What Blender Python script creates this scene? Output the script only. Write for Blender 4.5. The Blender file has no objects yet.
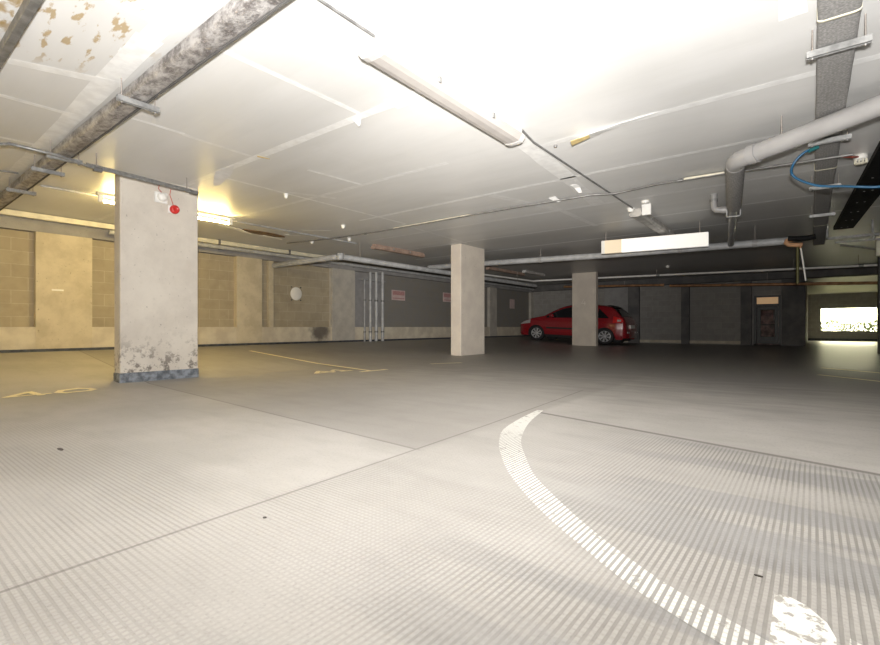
import bpy, math, random
from mathutils import Vector, Matrix, noise
random.seed(7)
S = bpy.context.scene
COL = S.collection
PI = math.pi

# ------------------------------------------------------------------ mesh helpers
class MB:
    def __init__(s): s.v = []; s.f = []; s.sm = []
    def add(s, vs, fs, smooth=False):
        b = len(s.v); s.v += [tuple(v) for v in vs]
        for f in fs: s.f.append(tuple(b + i for i in f)); s.sm.append(smooth)
        return s
    def box(s, x0, x1, y0, y1, z0, z1, ch=0.0):
        if ch <= 0:
            vs = [(x, y, z) for z in (z0, z1) for y in (y0, y1) for x in (x0, x1)]
            return s.add(vs, [(0, 2, 3, 1), (4, 5, 7, 6), (0, 1, 5, 4), (2, 6, 7, 3), (0, 4, 6, 2), (1, 3, 7, 5)])
        # chamfered box: vertical edges and rims cut
        c = ch
        ring = lambda i, z: [(x0 + c + i, y0 + i, z), (x1 - c - i, y0 + i, z), (x1 - i, y0 + c + i, z), (x1 - i, y1 - c - i, z),
                             (x1 - c - i, y1 - i, z), (x0 + c + i, y1 - i, z), (x0 + i, y1 - c - i, z), (x0 + i, y0 + c + i, z)]
        k = c * .5
        rings = [ring(k, z0), ring(0, z0 + k), ring(0, z1 - k), ring(k, z1)]
        vs = sum(rings, [])
        fs = [tuple(range(7, -1, -1)), tuple(range(24, 32))]
        for r in range(3):
            for i in range(8):
                j = (i + 1) % 8
                fs.append((r * 8 + i, r * 8 + j, r * 8 + 8 + j, r * 8 + 8 + i))
        return s.add(vs, fs)
    def obox(s, c, u, v, w):
        c, u, v, w = map(Vector, (c, u, v, w))
        vs = [c + a * u + b * v + d * w for d in (-1, 1) for b in (-1, 1) for a in (-1, 1)]
        return s.add(vs, [(0, 2, 3, 1), (4, 5, 7, 6), (0, 1, 5, 4), (2, 6, 7, 3), (0, 4, 6, 2), (1, 3, 7, 5)])
    def tube(s, pts, r, n=12, cap=True):
        pts = [Vector(p) for p in pts]; rs = r if isinstance(r, (list, tuple)) else [r] * len(pts)
        vs = []; fs = []; prev = None
        for i, p in enumerate(pts):
            d = (pts[min(i + 1, len(pts) - 1)] - pts[max(i - 1, 0)]).normalized()
            if prev is None:
                a = Vector((0, 0, 1)) if abs(d.z) < .9 else Vector((1, 0, 0))
                u = d.cross(a).normalized()
            else:
                u = (prev - d * prev.dot(d)).normalized()
            prev = u; w = d.cross(u)
            for k in range(n):
                t = 2 * PI * k / n
                vs.append(p + (u * math.cos(t) + w * math.sin(t)) * rs[i])
        for i in range(len(pts) - 1):
            for k in range(n):
                l = (k + 1) % n
                fs.append((i * n + k, i * n + l, (i + 1) * n + l, (i + 1) * n + k))
        s.add(vs, fs, True)
        if cap:
            m = len(pts) - 1
            s.add(vs[:n], [tuple(range(n - 1, -1, -1))]); s.add(vs[m * n:], [tuple(range(n))])
        return s
    def lathe(s, o, ax, prof, n=24):
        o = Vector(o); ax = Vector(ax).normalized()
        a = Vector((0, 0, 1)) if abs(ax.z) < .9 else Vector((1, 0, 0))
        u = ax.cross(a).normalized(); w = ax.cross(u)
        vs = []; fs = []
        for r, h in prof:
            for k in range(n):
                t = 2 * PI * k / n
                vs.append(o + ax * h + (u * math.cos(t) + w * math.sin(t)) * max(r, 1e-5))
        for i in range(len(prof) - 1):
            for k in range(n):
                l = (k + 1) % n
                fs.append((i * n + k, i * n + l, (i + 1) * n + l, (i + 1) * n + k))
        return s.add(vs, fs, True)
    def prism(s, poly, off):
        off = Vector(off); p = [Vector(q) for q in poly]; n = len(p)
        vs = p + [q + off for q in p]
        fs = [tuple(range(n - 1, -1, -1)), tuple(range(n, 2 * n))] + [(i, (i + 1) % n, n + (i + 1) % n, n + i) for i in range(n)]
        return s.add(vs, fs)
    def build(s, name, m, parent=None, smooth=None, recalc=True):
        o3 = ORG.get(parent.name, Vector()) if parent else Vector()
        me = bpy.data.meshes.new(name)
        me.from_pydata([tuple(Vector(v) - o3) for v in s.v], [], s.f)
        if smooth is None:
            me.polygons.foreach_set('use_smooth', s.sm)
        else:
            me.polygons.foreach_set('use_smooth', [smooth] * len(s.f))
        if recalc:
            import bmesh
            bm = bmesh.new(); bm.from_mesh(me)
            bmesh.ops.recalc_face_normals(bm, faces=bm.faces)
            bm.to_mesh(me); bm.free()
        me.materials.append(m); me.update()
        o = bpy.data.objects.new(name, me); COL.objects.link(o)
        if parent: o.parent = parent
        ORG[o.name] = o3
        return o

ORG = {}
def thing(name, label, cat, loc=(0, 0, 0), group=None, rot=None):
    o = bpy.data.objects.new(name, None); COL.objects.link(o)
    o.empty_display_size = .1
    o.location = loc
    if rot: o.rotation_euler = rot; ORG[o.name] = Vector()
    else: ORG[o.name] = Vector(loc)
    o['label'] = label; o['category'] = cat; o['kind'] = 'thing'
    if group: o['group'] = group
    return o
def tag(o, label, cat, group=None):
    o['label'] = label; o['category'] = cat; o['kind'] = 'thing'
    if group: o['group'] = group
    return o
def struct(o): o['kind'] = 'structure'; return o
def B(x0, x1, y0, y1, z0, z1, ch=0): return MB().box(x0, x1, y0, y1, z0, z1, ch)

# ------------------------------------------------------------------ materials
class NT:
    def __init__(s, name):
        s.m = bpy.data.materials.new(name); s.m.use_nodes = True
        s.t = s.m.node_tree; s.bs = s.t.nodes['Principled BSDF']
        s._p = None
    def n(s, ty, **kw):
        x = s.t.nodes.new(ty)
        for k, v in kw.items(): setattr(x, k, v)
        return x
    def lk(s, a, b): s.t.links.new(a, b)
    def setin(s, sock, v):
        if hasattr(v, 'is_output'): s.lk(v, sock)
        else: sock.default_value = v
    def pos(s):
        if not s._p:
            g = s.n('ShaderNodeNewGeometry'); x = s.n('ShaderNodeSeparateXYZ'); s.lk(g.outputs['Position'], x.inputs[0])
            s._p = (g.outputs['Position'], x.outputs[0], x.outputs[1], x.outputs[2])
        return s._p
    def m_(s, op, a, b=0., c=0., clamp=False):
        x = s.n('ShaderNodeMath', operation=op, use_clamp=clamp)
        s.setin(x.inputs[0], a); s.setin(x.inputs[1], b)
        if len(x.inputs) > 2: s.setin(x.inputs[2], c)
        return x.outputs[0]
    def ss(s, v, a, b):          # smooth ramp 0..1 from a to b
        x = s.n('ShaderNodeMapRange', interpolation_type='SMOOTHSTEP')
        s.setin(x.inputs['Value'], v)
        lo, hi, o0, o1 = (a, b, 0., 1.) if a <= b else (b, a, 1., 0.)
        x.inputs['From Min'].default_value = lo; x.inputs['From Max'].default_value = hi
        x.inputs['To Min'].default_value = o0; x.inputs['To Max'].default_value = o1
        return x.outputs[0]
    def noise(s, scale, vec=None, detail=4., rough=.55, sx=None, off=(0, 0, 0)):
        x = s.n('ShaderNodeTexNoise'); x.inputs['Scale'].default_value = scale
        x.inputs['Detail'].default_value = detail; x.inputs['Roughness'].default_value = rough
        v = vec or s.pos()[0]
        mp = s.n('ShaderNodeMapping'); mp.inputs['Scale'].default_value = sx or (1, 1, 1); mp.inputs['Location'].default_value = off
        s.lk(v, mp.inputs[0]); s.lk(mp.outputs[0], x.inputs['Vector'])
        return x.outputs['Fac']
    def mix(s, f, a, b, mode='MIX'):
        x = s.n('ShaderNodeMix', data_type='RGBA', blend_type=mode)
        s.setin(x.inputs[0], f)
        s.setin(x.inputs[6], (*a, 1) if isinstance(a, tuple) and len(a) == 3 else a)
        s.setin(x.inputs[7], (*b, 1) if isinstance(b, tuple) and len(b) == 3 else b)
        return x.outputs[2]
    def col(s, c): s.setin(s.bs.inputs['Base Color'], (*c, 1) if isinstance(c, tuple) and len(c) == 3 else c); return s
    def bump(s, h, st=.3, d=.01):
        b = s.n('ShaderNodeBump'); b.inputs['Strength'].default_value = st; b.inputs['Distance'].default_value = d
        s.lk(h, b.inputs['Height']); s.lk(b.outputs[0], s.bs.inputs['Normal']); return s
    def p(s, rough=.6, metal=0., spec=None, coat=None):
        s.bs.inputs['Roughness'].default_value = rough; s.bs.inputs['Metallic'].default_value = metal
        if spec is not None: s.bs.inputs['Specular IOR Level'].default_value = spec
        if coat: s.bs.inputs['Coat Weight'].default_value = coat; s.bs.inputs['Coat Roughness'].default_value = .06
        return s

def simple(name, c, rough=.6, metal=0., var=.12, scale=6., spec=None, coat=None, bump=0.):
    t = NT(name); f = t.noise(scale)
    dk = tuple(x * (1 - var * 1.6) for x in c); lt = tuple(min(1, x * (1 + var)) for x in c)
    t.col(t.mix(t.ss(f, .3, .7), dk, lt)).p(rough, metal, spec, coat)
    if bump: t.bump(t.noise(scale * 8), bump, .005)
    return t.m
def emit(name, c, e):
    t = NT(name); t.col(c); t.bs.inputs['Emission Color'].default_value = (*c, 1); t.bs.inputs['Emission Strength'].default_value = e
    return t.m

def concrete(name, c, dark, scale=2.2, pit=.5, base_stain=None):
    t = NT(name); P, X, Y, Z = t.pos()
    f = t.noise(scale, detail=6, rough=.6); g = t.noise(scale * 9, detail=5, rough=.65)
    a = t.mix(t.ss(f, .32, .68), dark, c)
    a = t.mix(t.m_('MULTIPLY', t.ss(g, .56, .75), .35), a, tuple(x * .72 for x in c))
    pits = t.ss(t.noise(26., detail=2), .69, .74)
    a = t.mix(t.m_('MULTIPLY', pits, pit), a, (.10, .085, .07))
    if base_stain:
        lo, hi = base_stain                       # worn, chipped band near the foot
        low = t.ss(Z, hi, lo); blot = t.ss(t.noise(9., detail=6, rough=.72), .52, .62)
        a = t.mix(t.m_('MULTIPLY', t.m_('MULTIPLY', low, blot), .8), a, (.11, .09, .075))
    t.col(a).p(.85); t.bump(t.m_('ADD', t.m_('MULTIPLY', g, .7), f), .35, .01)
    return t.m

M = {}
M['pillar'] = concrete('pillar_concrete', (.64, .59, .52), (.55, .50, .44), base_stain=(.15, .75))
M['pillar2'] = concrete('pillar_concrete_plain', (.60, .54, .46), (.52, .46, .40))
M['pilaster'] = concrete('pilaster_concrete', (.60, .53, .40), (.47, .41, .30), scale=3.)
M['pilaster_grey'] = concrete('pilaster_concrete_grey', (.50, .47, .41), (.40, .37, .33), scale=3.)
M['beam'] = concrete('beam_concrete', (.33, .32, .31), (.25, .24, .24))
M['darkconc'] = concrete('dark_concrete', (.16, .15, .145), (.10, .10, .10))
M['bitumen'] = simple('black_bitumen_paint', (.055, .06, .075), .5, var=.3, scale=9)
M['bluebase'] = simple('grey_blue_floor_paint', (.20, .22, .25), .6, var=.35, scale=14)

def blockwall(name, c, dark, mortar, axis, ww=.45, hh=.225):
    t = NT(name); P, X, Y, Z = t.pos()
    cb = t.n('ShaderNodeCombineXYZ'); t.lk(Y if axis == 'y' else X, cb.inputs[0]); t.lk(Z, cb.inputs[1])
    br = t.n('ShaderNodeTexBrick'); t.lk(cb.outputs[0], br.inputs['Vector'])
    br.inputs['Scale'].default_value = 1.; br.inputs['Brick Width'].default_value = ww; br.inputs['Row Height'].default_value = hh
    br.inputs['Mortar Size'].default_value = .006; br.inputs['Mortar Smooth'].default_value = .25
    br.inputs['Color1'].default_value = (*c, 1); br.inputs['Color2'].default_value = (*dark, 1); br.inputs['Mortar'].default_value = (*mortar, 1)
    a = br.outputs['Color']
    if axis == 'y': a = t.mix(t.m_('MULTIPLY', t.ss(Y, 8.9, 10.4), .85), a, (.20, .195, .19))     # the far bays are grey block
    g = t.noise(5., detail=6); a = t.mix(t.m_('MULTIPLY', t.ss(g, .4, .7), .35), a, tuple(x * .7 for x in dark))
    t.col(a).p(.9); h = t.m_('SUBTRACT', t.m_('MULTIPLY', t.noise(40.), .3), br.outputs['Fac']); t.bump(h, .4, .008)
    return t.m
M['block'] = blockwall('concrete_block_wall', (.40, .345, .25), (.36, .31, .225), (.47, .41, .31), 'y')
M['blockx'] = blockwall('concrete_block_back_wall', (.31, .295, .275), (.275, .26, .245), (.38, .36, .33), 'x')

# plinth: pale concrete with one round soot mark
t = NT('plinth_concrete'); P, X, Y, Z = t.pos()
f = t.noise(3., detail=6)
a = t.mix(t.ss(f, .35, .68), (.50, .44, .35), (.64, .58, .46))
dy = t.m_('DIVIDE', t.m_('SUBTRACT', Y, 8.15), .42); dz = t.m_('DIVIDE', t.m_('SUBTRACT', Z, .58), .34)
d = t.m_('ADD', t.m_('SQRT', t.m_('ADD', t.m_('MULTIPLY', dy, dy), t.m_('MULTIPLY', dz, dz))), t.m_('MULTIPLY', t.m_('SUBTRACT', t.noise(6.), .5), .7))
a = t.mix(t.m_('MULTIPLY', t.ss(d, 1.05, .35), .8), a, (.06, .05, .05))
t.col(a).p(.85); t.bump(t.noise(30.), .25, .006); M['plinth'] = t.m

# ribbed concrete floor ------------------------------------------------
def rib_nodes(t):
    P, X, Y, Z = t.pos()
    w = t.noise(1.3, detail=2)
    pit = 2 * PI / .0205
    xa = t.m_('ADD', X, t.m_('MULTIPLY', t.m_('SUBTRACT', w, .5), .008)); ya = t.m_('ADD', Y, t.m_('MULTIPLY', t.m_('SUBTRACT', t.noise(1.1, off=(3, 1, 0), detail=2), .5), .008))
    hA = t.m_('MULTIPLY_ADD', t.m_('SINE', t.m_('MULTIPLY', xa, pit)), .5, .5)
    hB = t.m_('MULTIPLY_ADD', t.m_('SINE', t.m_('MULTIPLY', ya, pit)), .5, .5)
    wear = t.ss(t.noise(1.6, detail=5, sx=(.6, 1.4, 1)), .30, .62)
    right = t.ss(X, -1.86, -1.76)
    jy = t.m_('MULTIPLY_ADD', X, -.24, 3.19)                # the pour joint across the ramp
    rr = t.m_('MULTIPLY', right, t.ss(t.m_('SUBTRACT', Y, jy), .02, -.10))
    rl = t.m_('MULTIPLY', t.m_('SUBTRACT', 1., right), t.ss(Y, 1.35, .9))
    rl = t.m_('MULTIPLY', rl, t.ss(X, -5.2, -4.0))
    reg = t.m_('ADD', rr, rl)
    wA = t.m_('MULTIPLY_ADD', t.ss(X, -2.0, -.3), .75, .25)
    wA = t.m_('MULTIPLY', wA, reg); wB = t.m_('MULTIPLY', t.m_('MULTIPLY_ADD', t.ss(X, -.6, -1.9), .75, .22), reg)
    gA = t.m_('MULTIPLY', t.ss(hA, .62, .2), wA); gB = t.m_('MULTIPLY', t.ss(hB, .55, .15), wB)
    groove = t.m_('MULTIPLY', t.m_('MAXIMUM', gA, gB), t.m_('MULTIPLY_ADD', wear, .65, .35))
    return dict(X=X, Y=Y, groove=groove, right=right, reg=reg, jy=jy, hA=hA, hB=hB, gA=gA, gB=gB)

def floor_color(t, r):
    X, Y = r['X'], r['Y']
    n1 = t.noise(.9, detail=6, rough=.6); n2 = t.noise(5., detail=5, sx=(.35, 1.3, 1)); n3 = t.noise(70., detail=4, rough=.7)
    a = t.mix(t.ss(n1, .34, .66), (.375, .357, .335), (.44, .419, .396))
    a = t.mix(t.m_('MULTIPLY', t.ss(n2, .45, .72), .22), a, (.27, .255, .235))
    a = t.mix(t.m_('MULTIPLY', t.ss(n3, .5, .7), .30), a, (.20, .19, .18))
    # slabs poured at different times
    slabB = t.m_('MULTIPLY', t.m_('SUBTRACT', 1., r['right']), t.ss(t.m_('ADD', Y, t.m_('MULTIPLY', X, .07)), 1.96, 1.99))
    a = t.mix(t.m_('MULTIPLY', slabB, .30), a, (.20, .185, .17))
    # wheel-worn grey bands crossing the ramp
    bands = t.ss(t.noise(1.35, sx=(.28, 2.2, 1), detail=3, off=(0, .7, 0)), .47, .54)
    a = t.mix(t.m_('MULTIPLY', t.m_('MULTIPLY', bands, r['reg']), t.m_('MULTIPLY_ADD', t.ss(X, -1.3, 0.), .50, .0)), a, (.22, .225, .235))
    # tarred, tyre-blackened aisle further in
    far = t.ss(t.m_('ADD', Y, t.m_('MULTIPLY', t.m_('SUBTRACT', n2, .5), 3.)), 4.2, 7.5)
    aisle = t.m_('MULTIPLY', far, t.ss(X, -7.2, -4.2))
    a = t.mix(t.m_('MULTIPLY', aisle, .80), a, (.195, .190, .183))
    a = t.mix(t.m_('MULTIPLY', t.m_('SUBTRACT', far, aisle), .3), a, (.2, .19, .17))
    a = t.mix(t.m_('MULTIPLY', r['groove'], t.m_('MULTIPLY_ADD', t.ss(X, -1.6, -.2), .30, .36)), a, (.17, .16, .145))
    # joints
    j1 = t.m_('ABSOLUTE', t.m_('ADD', t.m_('ADD', X, 1.715), t.m_('MULTIPLY', Y, .055)))
    l1 = t.m_('MULTIPLY', t.ss(j1, .011, .004), t.ss(Y, 5.2, 5.0))
    j2 = t.m_('ABSOLUTE', t.m_('SUBTRACT', t.m_('ADD', Y, t.m_('MULTIPLY', X, .07)), 1.97))
    l2 = t.m_('MULTIPLY', t.ss(j2, .016, .005), t.m_('SUBTRACT', 1., r['right']))
    j3 = t.m_('ABSOLUTE', t.m_('SUBTRACT', Y, r['jy'])); l3 = t.m_('MULTIPLY', t.ss(j3, .035, .010), r['right'])
    L = t.m_('MAXIMUM', t.m_('MAXIMUM', t.m_('MULTIPLY', l1, .55), t.m_('MULTIPLY', l2, .5)), t.m_('MULTIPLY', l3, .75))
    a = t.mix(L, a, (.12, .11, .10))
    return a
t = NT('ribbed_concrete_floor'); r = rib_nodes(t); t.col(floor_color(t, r)).p(.6, spec=.35)
h = t.m_('SUBTRACT', t.m_('MULTIPLY', t.noise(60., detail=3), .12), r['groove'])
t.bump(h, .4, .005)
rg = t.m_('MULTIPLY_ADD', t.ss(r['Y'], 6., 11.), -.25, .62); t.lk(rg, t.bs.inputs['Roughness'])
M['floor'] = t.m
def road_paint(name, c, worn=.45, ribs=True, edge=.5):
    t = NT(name); r = rib_nodes(t)
    conc = (.36, .34, .31)
    f = t.ss(t.noise(22., detail=5, rough=.7), worn, worn + .08)
    a = t.mix(f, conc, c)
    if ribs:
        g = t.m_('MAXIMUM', t.m_('MULTIPLY', t.ss(r['hA'], .62, .34), t.ss(r['Y'], 3.3, 2.5)), t.m_('MULTIPLY', t.ss(r['hB'], .3, .1), .35))
        a = t.mix(t.m_('MULTIPLY', g, .9), a, (.27, .26, .245))
        t.bump(t.m_('SUBTRACT', 1., g), .4, .005)
    t.col(a).p(.6); return t.m
M['white_paint'] = road_paint('worn_white_road_paint', (.72, .71, .67), .36)
M['white_patch'] = road_paint('thick_white_road_paint', (.80, .79, .75), .41, ribs=False)
M['cream_paint'] = road_paint('worn_cream_road_paint', (.86, .76, .50), .30, ribs=False)

# ceiling boards -------------------------------------------------------
t = NT('ceiling_board'); P, X, Y, Z = t.pos()
n1 = t.noise(1.1, detail=4, sx=(.5, 2., 1)); n2 = t.noise(7., detail=5, sx=(.25, 2., 1))
a = t.mix(t.ss(n1, .3, .7), (.65, .645, .63), (.70, .695, .685))
a = t.mix(t.m_('MULTIPLY', t.ss(n2, .5, .75), .12), a, (.53, .525, .51))
cb = t.n('ShaderNodeCombineXYZ'); t.lk(t.m_('FLOOR', t.m_('DIVIDE', t.m_('SUBTRACT', X, -2.3), 1.9)), cb.inputs[0]); t.lk(t.m_('FLOOR', t.m_('DIVIDE', Y, 1.475)), cb.inputs[1])
wn = t.n('ShaderNodeTexWhiteNoise'); t.lk(cb.outputs[0], wn.inputs['Vector'])
a = t.mix(t.m_('MULTIPLY', wn.outputs['Value'], .16), a, (.57, .565, .55))
far = t.ss(Y, 8.5, 9.3)                                     # ceiling turns greyer further in
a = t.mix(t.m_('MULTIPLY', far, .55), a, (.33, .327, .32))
# brown water stains
dx = t.m_('DIVIDE', t.m_('ADD', X, 3.5), .95); dyy = t.m_('DIVIDE', t.m_('SUBTRACT', Y, .90), .50)
rad = t.ss(t.m_('ADD', t.m_('MULTIPLY', dx, dx), t.m_('MULTIPLY', dyy, dyy)), 1.4, .4)
sp = t.ss(t.noise(8., sx=(.6, 2.1, 1), detail=4, off=(.4, .2, 0)), .565, .64)
a = t.mix(t.m_('MULTIPLY', t.m_('MULTIPLY', rad, sp), .75), a, (.38, .25, .08))
dx = t.m_('DIVIDE', t.m_('ADD', X, 4.0), .55); dyy = t.m_('DIVIDE', t.m_('SUBTRACT', Y, .55), .14)
rad = t.ss(t.m_('ADD', t.m_('MULTIPLY', dx, dx), t.m_('MULTIPLY', dyy, dyy)), 1.6, .5)
sp = t.ss(t.noise(7., detail=5, off=(2, 0, 0)), .43, .56)
a = t.mix(t.m_('MULTIPLY', t.m_('MULTIPLY', rad, sp), .8), a, (.36, .24, .09))
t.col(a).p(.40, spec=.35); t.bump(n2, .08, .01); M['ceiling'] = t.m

t = NT('white_joint_tape'); n = t.noise(9., detail=4)
t.col(t.mix(t.ss(n, .35, .65), (.76, .755, .745), (.86, .86, .85))).p(.4); M['tape'] = t.m
t = NT('grey_joint_tape'); n = t.noise(9., detail=4)
t.col(t.mix(t.ss(n, .35, .65), (.69, .685, .675), (.77, .765, .755))).p(.4); M['tape_grey'] = t.m
M['tape_back'] = simple('yellowed_tape_backing', (.62, .48, .22), .7)
M['brown_board'] = simple('bare_brown_board', (.24, .15, .08), .85, var=.35, scale=12)

# foil and felt lagging
t = NT('crinkled_foil_wrap'); n = t.noise(11., detail=7, rough=.75, sx=(.7, 1, 1)); q = t.noise(60., detail=3)
a = t.mix(t.ss(n, .36, .64), (.16, .145, .14), (.52, .50, .49)); a = t.mix(t.m_('MULTIPLY', t.ss(q, .55, .7), (.45)), a, (.60, .57, .56))
t.col(a).p(.45, .35); t.bump(t.m_('ADD', n, t.m_('MULTIPLY', q, .4)), .8, .02); M['foil'] = t.m
t = NT('grey_felt_wrap'); n = t.noise(70., detail=4); q = t.noise(4.)
wv = t.n('ShaderNodeTexWave'); wv.inputs['Scale'].default_value = 14; wv.inputs['Distortion'].default_value = 3; t.lk(t.pos()[0], wv.inputs['Vector'])
a = t.mix(t.ss(n, .35, .65), (.20, .195, .19), (.32, .31, .30)); a = t.mix(t.m_('MULTIPLY', wv.outputs['Fac'], .25), a, (.17, .17, .165))
t.col(a).p(.9); t.bump(n, .5, .004); M['felt'] = t.m
M['edge'] = simple('dark_edge_strip', (.09, .088, .085), .7)
M['felt_edge'] = simple('felt_edge_strip', (.27, .26, .26), .8)
M['zinc'] = simple('galvanised_steel', (.30, .30, .295), .45, .5, var=.15, scale=20)
M['zincd'] = simple('dull_galvanised_conduit', (.22, .217, .213), .5, .4, var=.2, scale=12)
M['rod'] = simple('threaded_rod_steel', (.38, .34, .31), .5, .5, scale=60)
M['pvc'] = simple('grey_soil_pipe_plastic', (.31, .303, .30), .35, var=.05)
M['pvcd'] = simple('dark_grey_plastic', (.30, .30, .305), .4, var=.1)
M['greypipe'] = simple('painted_grey_pipe', (.40, .405, .41), .45, var=.12)
M['creampipe'] = simple('cream_trunking', (.70, .66, .52), .45, var=.08)
M['whitepipe'] = simple('white_painted_pipe', (.80, .79, .76), .4, var=.06)
M['copper'] = simple('tarnished_copper', (.42, .22, .11), .5, .35, var=.2)
M['rust'] = simple('rust_orange_hose', (.55, .30, .16), .6, var=.2)
M['blackm'] = simple('black_cable_tray', (.012, .012, .012), .7, var=.3, scale=15, spec=.12)
M['whitepl'] = simple('white_plastic', (.80, .79, .76), .35, var=.04)
M['diffuser'] = simple('clouded_light_diffuser', (.40, .375, .355), .25, var=.05, scale=3.)
M['lampmetal'] = simple('white_enamel_tray', (.50, .49, .475), .35, var=.05)
M['oldlamp'] = simple('dusty_grey_fitting', (.42, .40, .37), .5, var=.15)
M['brownlamp'] = simple('browned_fitting', (.34, .24, .19), .5, var=.2)
M['red'] = simple('red_plastic', (.62, .035, .03), .35, var=.05)
M['redwire'] = simple('red_fire_cable', (.50, .09, .06), .5, var=.05)
M['blue'] = simple('blue_hose', (.02, .10, .20), .4, var=.12)
M['teal'] = simple('teal_connector', (.03, .16, .17), .4)
M['signwhite'] = simple('white_sign_face', (.86, .84, .79), .5, var=.03)
M['signcream'] = simple('cream_sign_face', (.80, .68, .50), .5, var=.05)
M['signred'] = simple('faded_red_sign', (.50, .27, .26), .5, var=.12, scale=20)
M['signpink'] = simple('faded_pink_sign', (.62, .48, .46), .5, var=.08)
M['wood'] = simple('painted_timber_frame', (.05, .05, .05), .5)
M['scrap'] = simple('dark_scrap', (.06, .05, .045), .8)
M['tube'] = emit('glowing_fluorescent_tube', (1., .74, .26), 190.)
M['lobbylamp'] = emit('lit_lobby_panel', (1., .64, .34), .20)
M['lobby'] = simple('lobby_plaster', (.60, .45, .43), .7, var=.3, scale=7)
t = NT('door_glass'); t.col((.9, .9, .9)).p(.05); t.bs.inputs['Transmission Weight'].default_value = 1.; t.bs.inputs['IOR'].default_value = 1.2; M['glass'] = t.m

# ------------------------------------------------------------------ room shell
H = 2.67
def fz(X, Y):
    zy = .05 * min(1, max(0, (Y - 3) / 6))
    if Y > 21: zy = .05 - .15 * min(1, (Y - 21) / 15)
    tt = min(1, max(0, (-X - 6.6) / 4))
    return zy + (.29 - zy) * tt
xs = [-10.9, -10.6, -9.6, -8.6, -7.6, -6.6, -5., -3., -1., 1., 3., 5., 8.]
ys = [-6, -3, 0, 3, 5, 7, 9, 12, 15, 18, 21, 24, 27, 30, 33, 36.3]
fm = MB(); nx = len(xs)
fm.add([(x, y, fz(x, y)) for y in ys for x in xs] + [(x, y, -.5) for y in (ys[0], ys[-1]) for x in (xs[0], xs[-1])],
       [(j * nx + i, j * nx + i + 1, (j + 1) * nx + i + 1, (j + 1) * nx + i) for j in range(len(ys) - 1) for i in range(nx - 1)])
struct(fm.build('floor', M['floor']))
ceil = struct(B(-11.1, 8.3, -6.3, 36.6, H, H + .25).build('ceiling', M['ceiling']))

wl = struct(B(-11.0, -10.72, -6, 21.05, 0, H).build('wall_left', M['block']))
struct(B(-10.72, -10.60, -6, 21.0, 0, .72).build('trim_1', M['plinth']))
struct(B(-10.72, -10.58, -6, 20.8, 2.38, H).build('trim_2', M['beam']))
struct(B(-10.60, -10.57, -6, 20.8, .1, .335).build('baseboard_left', M['bitumen']))
for i, (y0, y1, x1, mk) in enumerate([(-1.3, -.5, -10.59, 'pilaster'), (2.1, 2.92, -10.59, 'pilaster'), (5.75, 6.40, -10.59, 'pilaster'), (6.62, 6.76, -10.66, 'pilaster'),
                                  (8.56, 9.40, -10.59, 'pilaster_grey'), (16.85, 17.4, -10.59, 'pilaster_grey'), (20.55, 20.8, -10.59, 'pilaster_grey')]):
    struct(B(-10.72, x1, y0, y1, .72 if x1 < -10.6 else .33, 2.38).build('trim_%d' % (i + 3), M[mk]))
# back wall with a doorway, its dark piers and kerb
YB = 20.8
def wall_back(x0, x1, z0, z1, nm): return struct(B(x0, x1, YB, YB + .25, z0, z1).build(nm, M['blockx']))
wb = MB().box(-11, -1.66, YB, YB + .25, 0, H).box(-.86, -.17, YB, YB + .25, 0, H).box(-1.66, -.86, YB, YB + .25, 1.86, H)
struct(wb.build('wall_back', M['blockx']))
k = 10
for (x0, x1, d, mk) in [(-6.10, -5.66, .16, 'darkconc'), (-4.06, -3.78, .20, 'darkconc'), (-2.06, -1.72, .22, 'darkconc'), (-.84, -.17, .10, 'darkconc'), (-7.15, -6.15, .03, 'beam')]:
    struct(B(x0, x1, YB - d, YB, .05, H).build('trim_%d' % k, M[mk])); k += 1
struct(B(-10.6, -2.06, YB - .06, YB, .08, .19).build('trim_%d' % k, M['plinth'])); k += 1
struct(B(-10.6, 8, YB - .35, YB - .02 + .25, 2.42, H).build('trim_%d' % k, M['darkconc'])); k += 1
# side of the opening, the far wall with its daylight opening, the unseen near walls
struct(B(-.42, -.17, YB + .25, 36, -.2, H).build('wall_side', M['blockx']))
WX0, WX1, WZ0, WZ1 = .40, 2.95, .44, 1.86
fw = MB().box(-.42, WX0, 36, 36.25, -.3, H).box(WX1, 8, 36, 36.25, -.3, H).box(WX0, WX1, 36, 36.25, -.3, WZ0).box(WX0, WX1, 36, 36.25, WZ1, H)
struct(fw.build('wall_far', M['blockx']))
struct(B(-.17, 8, 35.96, 36, -.2, .05).build('baseboard_far', M['bitumen']))
wf = MB()
for (x0, x1, z0, z1) in [(WX0 - .0, WX0 + .05, WZ0, WZ1), (WX1 - .05, WX1, WZ0, WZ1), (WX0, WX1, WZ0, WZ0 + .05), (WX0, WX1, WZ1 - .05, WZ1)]:
    wf.box(x0, x1, 36.02, 36.2, z0, z1)
struct(wf.build('window_1', M['zincd']))
struct(B(8, 8.25, -6, 36.3, -.3, H).build('wall_right', M['blockx']))
struct(B(-11, 8.25, -6.25, -6, -.3, H).build('wall_front', M['blockx']))

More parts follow.
